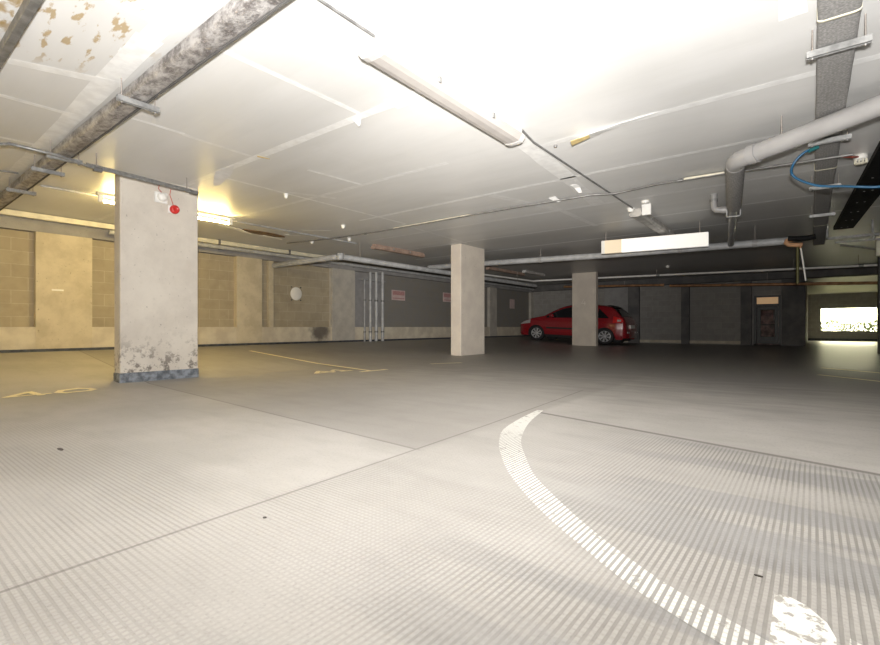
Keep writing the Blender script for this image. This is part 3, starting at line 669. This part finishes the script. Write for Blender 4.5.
lt2 = thing('fluorescent_light', 'added yellow fluorescent tube, unseen, further along the left bay beyond the frame', 'light', (-8.08, -1.7, H), 'fluorescent battens on the ceiling')
B(-8.11, -8.05, -2.62, -.58, 2.625, H, .006).build('tray', M['creampipe'], lt2)  # unseen tube, added to light the pillar edge and left wall
MB().tube([(-8.08, -2.54, 2.55), (-8.08, -.66, 2.55)], .019, 12).build('tube', M['tube'], lt2)
for y in (-2.60, -.66): B(-8.105, -8.055, y, y + .06, 2.525, 2.63, .004).build('tube_holder', M['whitepl'], lt2)

# ------------------------------------------------------------------ conduits, detectors
ca = thing('conduit', 'thin steel conduit running along ceiling past the nearest light', 'conduit', (-2.29, 5, 2.64))
MB().tube([(-2.29, -2, 2.655), (-2.285, 2.2, 2.655)], .009, 8).build('pipe', M['zincd'], ca)
MB().tube([(-2.235, 4.14, 2.655), (-2.29, 4.5, 2.657), (-2.29, 8.05, 2.657)], .011, 8).build('pipe', M['zincd'], ca)
MB().lathe((-2.16, 4.75, H), (0, 0, -1), [(0, 0), (.02, 0), (.018, .02), (0, .025)], 12).build('fixing', M['zincd'], ca)
cb_ = thing('conduit', 'steel conduit crossing the whole ceiling in front of second pillar', 'conduit', (-3, 6.75, 2.62))
MB().tube([(-9.4, 6.3, 2.63), (-8.2, 6.55, 2.63), (-6.8, 6.66, 2.63), (-4.0, 6.66, 2.63), (-2.5, 6.72, 2.63), (-2.22, 6.86, 2.63), (-1.95, 6.82, 2.63), (-1.6, 6.76, 2.63), (-.8, 6.80, 2.625), (-.15, 6.52, 2.53), (.34, 6.5, 2.512)], .013, 8).build('pipe', M['zincd'], cb_)
MB().tube([(-4.6, 6.66, 2.642), (-6.4, 6.66, 2.642)], .010, 8).build('sleeve', M['creampipe'], cb_)
MB().tube([(-1.3, 6.765, 2.64), (-.85, 6.80, 2.64)], .016, 8).build('sleeve', M['creampipe'], cb_)  # pale length stands in for a brightly lit stretch of the conduit
for x in (-7.2, -1.37): MB().tube([(x, 6.77 if x > -2 else 6.65, 2.63), (x + .05, 6.77 if x > -2 else 6.65, 2.63)], .02, 8).build('saddle', M['zinc'], cb_)
cc = thing('conduit', 'steel conduit pair passing over the top of nearest pillar', 'conduit', (-6.5, 2, 2.55))
MB().tube([(-6.27, .29, 2.5), (-6.29, .92, 2.5), (-6.12, 1.02, 2.5), (-6.14, 1.40, 2.5), (-6.29, 1.69, 2.5), (-6.32, 1.93, 2.5), (-6.42, 2.94, 2.498)], .016, 10).build('pipe', M['zinc'], cc)
MB().tube([(-6.33, 1.69, 2.535), (-6.35, 1.93, 2.535), (-6.46, 2.88, 2.535)], .013, 10).build('upper_pipe', M['zinc'], cc)
MB().tube([(-6.41, 2.84, 2.498), (-6.42, 2.94, 2.498)], .028, 10).build('coupling', M['zincd'], cc)
MB().tube([(-6.305, 1.75, 2.49), (-6.31, 1.83, 2.49)], .03, 10).build('coupling', M['zincd'], cc)
for y in (1.78, 2.8): MB().tube([(-6.31 - (y - 1.8) * .1, y, 2.5), (-6.31 - (y - 1.8) * .1, y, H)], .006, 6).build('hanger_rod', M['rod'], cc)
cd = thing('conduit', 'thin dull conduit near the corner beyond the foil duct', 'conduit', (-8, 1.5, 2.6))
MB().tube([(-8.05, -1, 2.655), (-8.0, .6, 2.655), (-7.9, 1.2, 2.655), (-7.85, 1.39, 2.655)], .010, 8).build('pipe', M['zincd'], cd)
ce = thing('conduit', 'slim conduit on the ceiling running beside the lit tube', 'conduit', (-8.3, 4.5, 2.65))
MB().tube([(-8.30, 1.7, 2.657), (-8.30, 7.4, 2.657)], .014, 8).build('pipe', M['greypipe'], ce)
def detector(x, y, label, r=.05, box=False):
    d_ = thing('ceiling_detector', label, 'detector', (x, y, H), 'small white detectors on the ceiling')
    MB().lathe((x, y, H), (0, 0, -1), [(0, 0), (r, 0), (r, .02), (r * .8, .03)], 18).build('base', M['whitepl'], d_)
    MB().lathe((x, y, H - .03), (0, 0, -1), [(r * .78, 0), (r * .82, .018), (r * .5, .034), (0, .04)], 18).build('head', M['signwhite'], d_)
    return d_
detector(-2.33, 8.02, 'round white detector at the near end of the dusty second light', .06)
e1 = thing('emergency_unit', 'small white box unit beside the dusty second light fitting', 'light', (-2.05, 7.95, H))
B(-2.13, -1.99, 7.9, 7.97, 2.50, H, .008).build('housing', M['whitepl'], e1)
MB().lathe((-2.02, 7.70, H), (0, 0, -1), [(0, 0), (.06, 0), (.055, .03), (0, .04)], 16).build('sensor', M['signwhite'], e1)
detector(-7.04, 5.95, 'tiny white ceiling detector above conduit left of second pillar', .04)
detector(-8.88, 6.6, 'tiny white ceiling detector close to the bent grey pipe corner', .05)
detector(-7.96, 6.9, 'tiny white ceiling detector over the bent grey pipe run', .04)
detector(-6.05, 4.04, 'tiny white detector on taped ceiling seam near the lit tube', .03)
detector(-3.6, 16.3, 'tiny round detector on far ceiling right of the third pillar', .06)
sd = thing('heat_detector', 'white caged heat detector at the end of the cross conduit', 'detector', (.44, 7.15, H))
MB().lathe((.44, 7.15, H), (0, 0, -1), [(0, 0), (.06, 0), (.064, .03), (.06, .05), (.05, .055)], 18).build('base', M['signwhite'], sd)
mb = MB()
for i in range(10):
    a = 2 * PI * i / 10; mb.obox((.44 + .052 * math.cos(a), 7.15 + .052 * math.sin(a), H - .077), (.006, 0, 0), (0, .006, 0), (0, 0, .022))
mb.lathe((.44, 7.15, H - .095), (0, 0, -1), [(.052, 0), (.052, .01), (.02, .014), (0, .015)], 18); mb.build('cage', M['creampipe'], sd)
MB().tube([(.26, 6.52, 2.515), (.34, 6.7, 2.54), (.41, 7.1, H - .03)], .012, 8).build('cable', M['redwire'], sd)
bh = thing('blue_hose', 'blue hose looping around the felt duct to the frame edge', 'hose', (0, 6, 2.3))
HP = [(.04, 6.05, 2.515), (-.03, 6.0, 2.49), (-.10, 6.0, 2.44), (-.15, 6.02, 2.37), (-.16, 6.1, 2.31), (-.10, 6.1, 2.235), (.03, 6.08, 2.15), (.13, 6.06, 2.115), (.22, 6.04, 2.095), (.36, 6.0, 2.055), (.50, 6.0, 2.03), (.70, 5.9, 2.02), (.9, 5.8, 2.06)]
def cat(pts, k=5):
    P_ = [Vector(p) for p in pts]; out = []
    for i in range(len(P_) - 1):
        a, b, c, d = P_[max(i - 1, 0)], P_[i], P_[i + 1], P_[min(i + 2, len(P_) - 1)]
        for j in range(k):
            u = j / k; out.append(.5 * ((2 * b) + (c - a) * u + (2 * a - 5 * b + 4 * c - d) * u * u + (3 * b - a - 3 * c + d) * u ** 3))
    return out + [P_[-1]]
MB().tube(cat(HP), .012, 10).build('hose', M['blue'], bh)
MB().tube([(.05, 6.05, 2.52), (-.02, 6.0, 2.485)], .02, 10).build('connector', M['teal'], bh)

# brackets and boxes far at the frame edge
fx = thing('ceiling_junction_box', 'whitish junction box at the frame edge above the dark pillar', 'box', (1.0, 12.6, 2.4))
B(1.0, 1.25, 12.6, 12.8, 2.12, 2.5, .01).build('box', M['creampipe'], fx)
MB().tube([(1.1, 12.7, 2.5), (1.1, 12.7, H)], .01, 8).build('rod', M['rod'], fx)
MB().tube([(.45, 12.4, 2.36), (.80, 12.5, 2.29), (1.0, 12.65, 2.25)], .02, 8).build('arm', M['zinc'], fx)
gx = thing('strut_bracket', 'galvanised strut frame at the end of the black cable tray', 'bracket', (.6, 11.6, 2.5))
mb = MB().box(.22, 1.05, 11.6, 11.64, 2.38, 2.42).box(.22, .25, 11.6, 11.64, 2.38, H).box(.86, .89, 11.6, 11.64, 2.34, H).box(.35, 1.05, 11.62, 11.66, 2.30, 2.33)
mb.build('frame', M['zincd'], gx)

# ------------------------------------------------------------------ blank hanging board
hb = thing('hanging_board', 'blank white board hanging from the ceiling with a cream end', 'sign', (-2.45, 9.8, 2.2))
HX0, HX1 = -3.43, -1.48
def hz(x, a, b): return a + (b - a) * (x - HX0) / (HX1 - HX0)
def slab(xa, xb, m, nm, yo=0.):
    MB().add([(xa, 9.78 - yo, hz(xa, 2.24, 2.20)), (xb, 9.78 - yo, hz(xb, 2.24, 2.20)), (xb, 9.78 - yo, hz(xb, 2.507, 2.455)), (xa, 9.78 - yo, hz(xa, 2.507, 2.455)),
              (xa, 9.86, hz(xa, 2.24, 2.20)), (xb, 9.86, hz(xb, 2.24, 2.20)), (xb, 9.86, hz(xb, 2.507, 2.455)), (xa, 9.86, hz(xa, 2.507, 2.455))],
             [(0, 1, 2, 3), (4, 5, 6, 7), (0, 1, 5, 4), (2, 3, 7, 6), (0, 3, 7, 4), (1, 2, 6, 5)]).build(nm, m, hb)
M['signbright'] = emit('glow_added_white_panel', (.92, .90, .85), .45)  # emission put into both board faces so the board reads bright
M['signcream2'] = emit('glow_added_cream_panel', (.80, .68, .50), .22)
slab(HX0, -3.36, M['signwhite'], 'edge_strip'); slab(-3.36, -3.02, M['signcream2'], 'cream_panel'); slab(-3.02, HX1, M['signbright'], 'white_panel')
for x in (-3.35, -1.62): MB().tube([(x, 9.82, 2.45), (x, 9.82, H)], .008, 8).build('rod', M['rod'], hb)

# ------------------------------------------------------------------ signs on the walls
def sign(x, y0, y1, z0, z1): return B(x, x + .012, y0, y1, z0, z1, .003)
ds = thing('round_wall_sign', 'round white disc sign on the block wall', 'sign', (-10.72, 7.46, 1.6))
MB().lathe((-10.722, 7.46, 1.6), (1, 0, 0), [(0, 0), (.17, 0), (.175, .012), (.16, .02), (0, .022)], 28).build('disc', M['signwhite'], ds)
mb = MB()
for sy in (-1, 1):
    for sz in (-1, 1): mb.lathe((-10.72, 7.46 + sy * .14, 1.6 + sz * .17), (1, 0, 0), [(.018, 0), (.016, .02), (0, .022)], 8)
mb.build('clip', M['wood'], ds)
for y0, y1, z0, z1, lb in [(11.08, 11.72, 1.60, 1.93, 'faded red and pink sign on wall right of riser pipes'), (13.80, 14.42, 1.66, 2.0, 'faded red and pink sign half hidden behind second pillar')]:
    rs = thing('warning_sign', lb, 'sign', (-10.72, (y0 + y1) / 2, z0))
    sign(-10.722, y0, y1, z0, z1).build('board', M['signpink'], rs)
    B(-10.712, -10.706, y0 + .04, y1 - .04, z0 + .17, z1 - .03).build('red_panel', M['signred'], rs)
    B(-10.712, -10.706, y0 + .04, y1 - .04, z0 + .05, z0 + .08).build('red_stripe', M['signred'], rs)
B_ = B(-10.592, -10.585, 2.32, 2.49, 1.365, 1.395).build('wall_tag', M['signwhite']); tag(B_, 'small white strip tag stuck on the nearest wall pilaster', 'tag')
B_ = B(-10.722, -10.712, 18.72, 19.15, 1.56, 1.98).build('paper_notice', M['signpink']); tag(B_, 'pale paper notice on dim wall left of the red car', 'notice')

# ------------------------------------------------------------------ floor paint
def floorpoly(name, quads, m, label, cat, off=.0012):
    mb = MB()
    vs = []; fs = []
    for a, b in quads: vs += [(a[0], a[1], fz(*a) + off), (b[0], b[1], fz(*b) + off)]
    for i in range(len(quads) - 1): fs.append((2 * i, 2 * i + 1, 2 * i + 3, 2 * i + 2))
    return tag(mb.add(vs, fs).build(name, M[m]), label, cat)
out = [(-1.849, 3.694), (-1.785, 3.245), (-1.694, 2.865), (-1.524, 2.529), (-1.372, 2.299), (-1.152, 2.015), (-.839, 1.703), (-.509, 1.44), (-.335, 1.321), (-.165, 1.238), (.02, 1.15)]
inn = [(-1.80, 3.715), (-1.661, 3.19), (-1.454, 2.683), (-1.21, 2.299), (-1.06, 2.09), (-.86, 1.88), (-.590, 1.63), (-.339, 1.443), (-.19, 1.365), (-.084, 1.316), (.06, 1.245)]
def rs_(p, n):
    q = cat([(a, b, 0) for a, b in p], 8); L = [0]
    for a, b in zip(q[:-1], q[1:]): L.append(L[-1] + (b - a).length)
    r = []
    for i in range(n + 1):
        d = L[-1] * i / n; j = 0
        while j < len(L) - 2 and L[j + 1] < d: j += 1
        u = (d - L[j]) / max(1e-9, L[j + 1] - L[j]); c = q[j].lerp(q[j + 1], u); r.append((c.x, c.y))
    return r
floorpoly('painted_arc', list(zip(rs_(out, 60), rs_(inn, 60))), 'white_paint', 'curved white line painted across the ribbed floor', 'line')
floorpoly('painted_patch', [((-.078, 1.555), (-.075, 1.18)), ((-.05, 1.565), (-.04, 1.18)), ((-.01, 1.54), (.0, 1.18)), ((.03, 1.48), (.03, 1.18)), ((.045, 1.42), (.045, 1.18))], 'white_patch', 'solid white paint patch at the end of the curved line', 'paint mark', .0024)
floorpoly('painted_line', [((.07, 1.44), (.06, 1.32)), ((.2, 1.36), (.2, 1.26)), ((.5, 1.28), (.5, 1.18))], 'white_paint', 'short white line continuing right of the solid white patch', 'line', .002)
floorpoly('bay_line', [((-9.44, 5.38), (-9.44, 5.46)), ((-7.1, 5.36), (-7.1, 5.44)), ((-5.50, 5.20), (-5.50, 5.28))], 'cream_paint', 'cream bay line running from the left wall to the aisle', 'line')
floorpoly('bay_line', [((-5.58, 5.02), (-5.50, 5.02)), ((-5.54, 5.56), (-5.44, 5.56))], 'cream_paint', 'short cream cross stroke at the end of the bay line', 'line', .002)
floorpoly('bay_line', [((-5.62, 6.80), (-5.54, 6.80)), ((-5.30, 7.35), (-5.22, 7.35))], 'cream_paint', 'faint cream tick on the floor before the second pillar', 'line', .002)
floorpoly('bay_line', [((.05, 8.5), (.10, 8.56)), ((.9, 7.75), (.95, 7.81))], 'cream_paint', 'faint cream line on dark floor near the right frame edge', 'line', .002)
floorpoly('bay_line', [((.1, 9.9), (.15, 9.98)), ((1.2, 8.95), (1.25, 9.03))], 'cream_paint', 'faint cream line on dark floor nearer the daylight opening', 'line', .002)
G = {'4': [[(.24, .30), (.02, .06), (.36, .06)], [(.24, .30), (.28, -.02)]], '0': [[(.05, .02), (.0, .15), (.06, .28), (.22, .32), (.30, .26), (.32, .12), (.24, .02), (.05, .02)]], '1': [[(.04, .22), (.14, .30), (.14, .0)], [(.04, .0), (.24, .0)]]}
def digit(ch, x, y, lb):
    mb = MB()
    for s_ in G[ch]: stroke(mb, s_, .07, lambda u, v: (x - v, y + u, fz(x - v, y + u) + .003 + .0006 * len(mb.f)))
    tag(mb.build('painted_number', M['cream_paint']), lb, 'number', 'painted bay numbers')
digit('4', -6.40, 1.03, 'cream painted numeral 4 on the floor, nearer the frame edge')
digit('0', -6.35, 1.48, 'cream painted numeral 0 on floor just before the nearest pillar')
digit('4', -5.86, 4.46, 'cream painted numeral 4 on the floor beside the bay line')
digit('1', -5.84, 4.86, 'cream painted numeral 1 touching the bay line')
for i, (x, y, sx, sy, lb) in enumerate([(-3.47, .80, .045, .012, 'flat dark scrap lying on the floor near the frame edge'), (-1.62, .99, .008, .007, 'tiny dark pebble on the ribbed floor in front of the camera'), (-.12, 1.64, .011, .005, 'tiny dark chip on the ribs above the white patch')]):
    rim = [(x + sx * (1 + .3 * noise.noise((i, a, 0))) * math.cos(a * PI / 4), y + sy * math.sin(a * PI / 4), fz(x, y) + .001) for a in range(8)]
    tag(MB().prism(rim, (0, 0, .0018)).build('floor_scrap', M['scrap']), lb, 'scrap')

# ------------------------------------------------------------------ red hatchback (nose toward -X, built nose at x=0 then turned)
def lerp_tab(tab, x):
    for (a, b), (c, d) in zip(tab[:-1], tab[1:]):
        if x <= c: return b + (d - b) * max(0, (x - a) / (c - a))
    return tab[-1][1]
ZT = [(0, .48), (.04, .60), (.12, .70), (.3, .79), (.6, .89), (.95, .97), (1.1, 1.0), (1.3, 1.13), (1.55, 1.27), (1.8, 1.38), (2.05, 1.44), (2.4, 1.47), (2.8, 1.465), (3.2, 1.43), (3.48, 1.37), (3.62, 1.27), (3.78, 1.10), (3.88, .99), (3.95, .86), (4.01, .70), (4.03, .50)]
ARX = (.80, 3.34); ARR = .335
def zb(x):
    z = .20 if .1 < x < 3.9 else .26
    for c in ARX:
        d = abs(x - c)
        if d < ARR: z = max(z, .29 + math.sqrt(ARR ** 2 - d * d))
    return z
def hw(x, z):
    pl = lerp_tab([(0, .58), (.06, .70), (.2, .79), (.5, .845), (1, .86), (3.3, .86), (3.7, .83), (3.95, .76), (4.03, .66)], x)
    zz = lerp_tab([(.2, .93), (.35, .975), (.6, 1.), (.8, .985), (.93, .945), (1.1, .86), (1.3, .755), (1.42, .67), (1.47, .60)], z)
    return pl * zz
car = thing('car', 'red five-door hatchback parked nose to wall behind the third pillar', 'car', (-5.24, 18.16, fz(-5.5, 17.4) - .005), None, (0, math.radians(-2.3), math.radians(180)))
car.scale = (1.08, 1.0, 1.0)
# local frame: x' = 4.03 - x ahead ... keep x as distance from nose; nose at local +4.03
def L(x, y, z): return (4.03 - x, y, z)
M['carred'] = simple('red_car_paint', (.24, .012, .018), .25, 0., var=.02, coat=1.)
M['tint'] = simple('dark_tinted_glass', (.012, .013, .015), .08, var=.05, spec=.6)
M['rubber'] = simple('tyre_rubber', (.018, .018, .019), .8)
M['alloy'] = simple('silver_wheel_cover', (.62, .62, .63), .3, .6, var=.04)
M['lampred'] = simple('red_tail_lamp_lens', (.60, .02, .02), .12, var=.05, spec=.7)
M['lampclear'] = simple('clear_lamp_lens', (.40, .38, .37), .12, var=.03, spec=.8)
M['blackpl'] = simple('black_bumper_plastic', (.02, .02, .021), .5)
NXC = 90; xsn = sorted(set([4.03 * i / NXC for i in range(NXC + 1)] + [c + ARR * s_ * .999 for c in ARX for s_ in (-1, 1)]))
mb = MB(); J = 16; K2 = 6; vs = []; ring = 2 * (J + 1) + (K2 - 1)
for x in xsn:
    zt = lerp_tab(ZT, x); z0 = min(zb(x), zt - .02); row = []
    side = []
    for j in range(J + 1):
        tt = j / J; z = z0 + (zt - z0) * tt
        side.append((hw(x, z) * (1 if j < J else .985), z))
    row = [L(x, -w_, z) for w_, z in side]
    wt = side[-1][0]
    for q in range(1, K2): 
        u = -1 + 2 * q / K2; row.append(L(x, u * wt, zt + .035 * (1 - u * u)))
    row += [L(x, w_, z) for w_, z in reversed(side)]
    vs += row
fs = []
for i in range(len(xsn) - 1):
    for j in range(ring - 1): fs.append((i * ring + j, i * ring + j + 1, (i + 1) * ring + j + 1, (i + 1) * ring + j))
fs.append(tuple(range(ring))); fs.append(tuple(range((len(xsn) - 1) * ring, len(xsn) * ring)))
mb.add(vs, fs, True).build('body', M['carred'], car)
B(.2, 3.83, -.60, .60, .16, .7).build('underbody', M['blackpl'], car)
def sidepatch(poly, sgn, off, n=10):
    # fill a side outline with a grid hugging the flank: poly = list of (x, zlow, zhigh)
    mb = MB(); vs = []; fs = []
    for x, zl, zh in poly:
        for j in range(n + 1):
            z = zl + (zh - zl) * j / n; vs.append(L(x, sgn * (hw(x, z) + off), z))
    for i in range(len(poly) - 1):
        for j in range(n): fs.append((i * (n + 1) + j, i * (n + 1) + j + 1, (i + 1) * (n + 1) + j + 1, (i + 1) * (n + 1) + j))
    return mb.add(vs, fs, True)
def span(x0, x1, lo, hi, n=14): return [(x0 + (x1 - x0) * i / n, lo(x0 + (x1 - x0) * i / n), hi(x0 + (x1 - x0) * i / n)) for i in range(n + 1)]
roofl = lambda x: max(.97, lerp_tab(ZT, x) - .075)
belt = lambda x: .93 + .02 * (x - 1.3)
for sg in (-1, 1):
    sidepatch(span(1.18, 2.22, belt, lambda x: max(belt(x) + .005, roofl(x))), sg, .004).build('side_window', M['tint'], car)
    sidepatch(span(2.30, 3.02, belt, roofl), sg, .004).build('side_window', M['tint'], car)
    sidepatch(span(3.06, 3.45, belt, lambda x: min(roofl(x), 1.34 - (x - 3.06) * .9)), sg, .004).build('quarter_window', M['tint'], car)
    sidepatch(span(.0 + 1.2, 2.98, lambda x: .50, lambda x: .56), sg, .008, 3).build('rubbing_strip', M['blackpl'], car)
    sidepatch(span(1.15, 2.99, lambda x: .20, lambda x: .27), sg, .006, 3).build('sill', M['blackpl'], car)
    for xd in (2.17, 2.96): sidepatch(span(xd - .2, xd - .04, lambda x: .83, lambda x: .86, 4), sg, .015, 2).build('door_handle', M['carred'], car)
    mm = MB().lathe(L(1.42, sg * .90, 1.0), (.2, 0, 1), [(0, -.07), (.08, -.05), (.09, 0), (.08, .05), (0, .07)], 14).build('wing_mirror', M['carred'], car)
    sidepatch(span(3.60, 3.93, lambda x: .80 + (x - 3.6) * .1, lambda x: min(lerp_tab(ZT, x) - .01, 1.05 - (x - 3.6) * .3)), sg, .006, 6).build('tail_lamp', M['lampred'], car)
    sidepatch(span(3.74, 3.86, lambda x: .86, lambda x: min(lerp_tab(ZT, x) - .02, .93)), sg, .010, 3).build('reverse_lamp', M['lampclear'], car)
    sidepatch(span(.10, .55, lambda x: .62 + x * .14, lambda x: lerp_tab(ZT, x) - .025), sg, .005, 4).build('head_lamp', M['lampclear'], car)
def toppatch(x0, x1, f0, f1, off, m, nm, n=10, k_=8):
    mb = MB(); vs = []; fs = []
    for i in range(n + 1):
        u = i / n; x = x0 + (x1 - x0) * u; zt = lerp_tab(ZT, x); wt = hw(x, zt) * (f0 + (f1 - f0) * u)
        dx = .01; dz = lerp_tab(ZT, min(4.03, x + dx)) - lerp_tab(ZT, x - dx); nn = Vector((-dz, 2 * dx)).normalized()
        for q in range(k_ + 1):
            s_ = -1 + 2 * q / k_; p = L(x + nn.x * off, s_ * wt, zt + .035 * (1 - (s_ * wt / max(.01, hw(x, zt))) ** 2) + nn.y * off); vs.append(p)
    for i in range(n):
        for q in range(k_): fs.append((i * (k_ + 1) + q, i * (k_ + 1) + q + 1, (i + 1) * (k_ + 1) + q + 1, (i + 1) * (k_ + 1) + q))
    mb.add(vs, fs, True).build(nm, m, car)
toppatch(1.14, 2.0, .93, .9, .006, M['tint'], 'windscreen')
toppatch(3.50, 3.86, .92, .93, .006, M['tint'], 'rear_window')
toppatch(3.30, 3.56, .95, .9, .03, M['blackpl'], 'spoiler', 4)
MB().add([L(4.0, -.26, .62), L(4.0, .26, .62), L(3.985, .26, .74), L(3.985, -.26, .74), L(4.05, -.26, .62), L(4.05, .26, .62), L(4.035, .26, .74), L(4.035, -.26, .74)], [(0, 1, 2, 3), (4, 5, 6, 7), (0, 1, 5, 4), (1, 2, 6, 5), (2, 3, 7, 6), (3, 0, 4, 7)]).build('number_plate', M['signwhite'], car)
sidep = MB(); 
mbp = MB(); vs = []
for i in range(13):
    s_ = -1 + 2 * i / 12
    for z in (.26, .50):
        vs.append(L(4.045 - .16 * abs(s_) ** 3, s_ * .76, z))
mbp.add(vs, [(2 * i, 2 * i + 1, 2 * i + 3, 2 * i + 2) for i in range(12)], True).build('rear_bumper', M['carred'], car)
B(4.03 - 4.05, 4.03 - 4.02, .35, .62, .44, .50).build('rear_reflector', M['lampclear'], car)
B(4.03 - 4.05, 4.03 - 4.02, -.62, -.35, .44, .50).build('rear_reflector', M['lampclear'], car)
for cx in ARX:
    for sg in (-1, 1):
        px, py, pz = L(cx, sg * .80, .30)
        wh = MB().lathe((px, py - sg * .1, pz), (0, sg, 0), [(.17, -.09), (.28, -.09), (.298, -.06), (.30, 0), (.298, .06), (.285, .09), (.205, .10), (.20, .085)], 32).build('wheel', M['rubber'], car)
        rim = MB().lathe((px, py - sg * .1, pz), (0, sg, 0), [(.205, .09), (.205, .10), (.185, .088), (.17, .05), (0, .05)], 32).build('rim', M['blackpl'], wh)
        cv = MB().lathe((px, py - sg * .1, pz), (0, sg, 0), [(0, .105), (.04, .103), (.052, .09)], 20)
        cv.lathe((px, py - sg * .1, pz), (0, sg, 0), [(.207, .092), (.205, .106), (.188, .10), (.186, .06)], 32)
        for i in range(8):
            a = 2 * PI * i / 8 + .2; ra = Vector((math.cos(a), 0, math.sin(a))); ta = Vector((-math.sin(a), 0, math.cos(a)))
            c0 = Vector((px, py, pz)); y_ = Vector((0, sg * .0, 0))
            p4 = [c0 + ra * .03 - ta * .014, c0 + ra * .192 - ta * .036, c0 + ra * .192 + ta * .036, c0 + ra * .03 + ta * .014]
            cv.prism([q + Vector((0, -sg * .02, 0)) for q in p4], (0, sg * .02, 0))
        cv.build('wheel_cover', M['alloy'], wh)

# ------------------------------------------------------------------ light
def spot(name, loc, aim, e, size, blend, rad, c=(1, 1, 1)):
    l = bpy.data.lights.new(name, 'SPOT'); l.energy = e; l.spot_size = math.radians(size); l.spot_blend = blend; l.shadow_soft_size = rad; l.color = c
    o = bpy.data.objects.new(name, l); COL.objects.link(o); o.location = loc
    o.rotation_euler = (Vector(aim) - Vector(loc)).to_track_quat('-Z', 'Y').to_euler(); return o
YAW = math.radians(38.2)
def dirv(az, el): a = YAW + math.radians(az); e = math.radians(el); return Vector((-math.sin(a) * math.cos(e), math.cos(a) * math.cos(e), math.sin(e)))
fl = Vector((.05, -.05, .95))
spot('camera_flash', fl, fl + dirv(0, 41), 2200, 160, 1., .06, (1, .98, .95))

spot('camera_flash_beam', fl, fl + dirv(-5, 6.5), 2400, 50, 1., .06, (1, .96, .90))

# ------------------------------------------------------------------ camera
cam = bpy.data.cameras.new('camera'); cam.sensor_width = 36; cam.lens = 472 / 880 * 36; cam.clip_start = .05; cam.clip_end = 200
cam.shift_y = (327 - 322.5) / 880 
co = bpy.data.objects.new('camera', cam); COL.objects.link(co); co.location = (0, 0, .72); co.rotation_euler = (PI / 2, 0, YAW); S.camera = co

S.view_settings.view_transform = 'Standard'; S.view_settings.look = 'None'; S.view_settings.gamma = 1; S.view_settings.exposure = 0.; S.view_settings.use_curve_mapping = False
S.cycles.use_denoising = True
S.cycles.max_bounces = 10; S.cycles.diffuse_bounces = 6; S.cycles.sample_clamp_indirect = 6
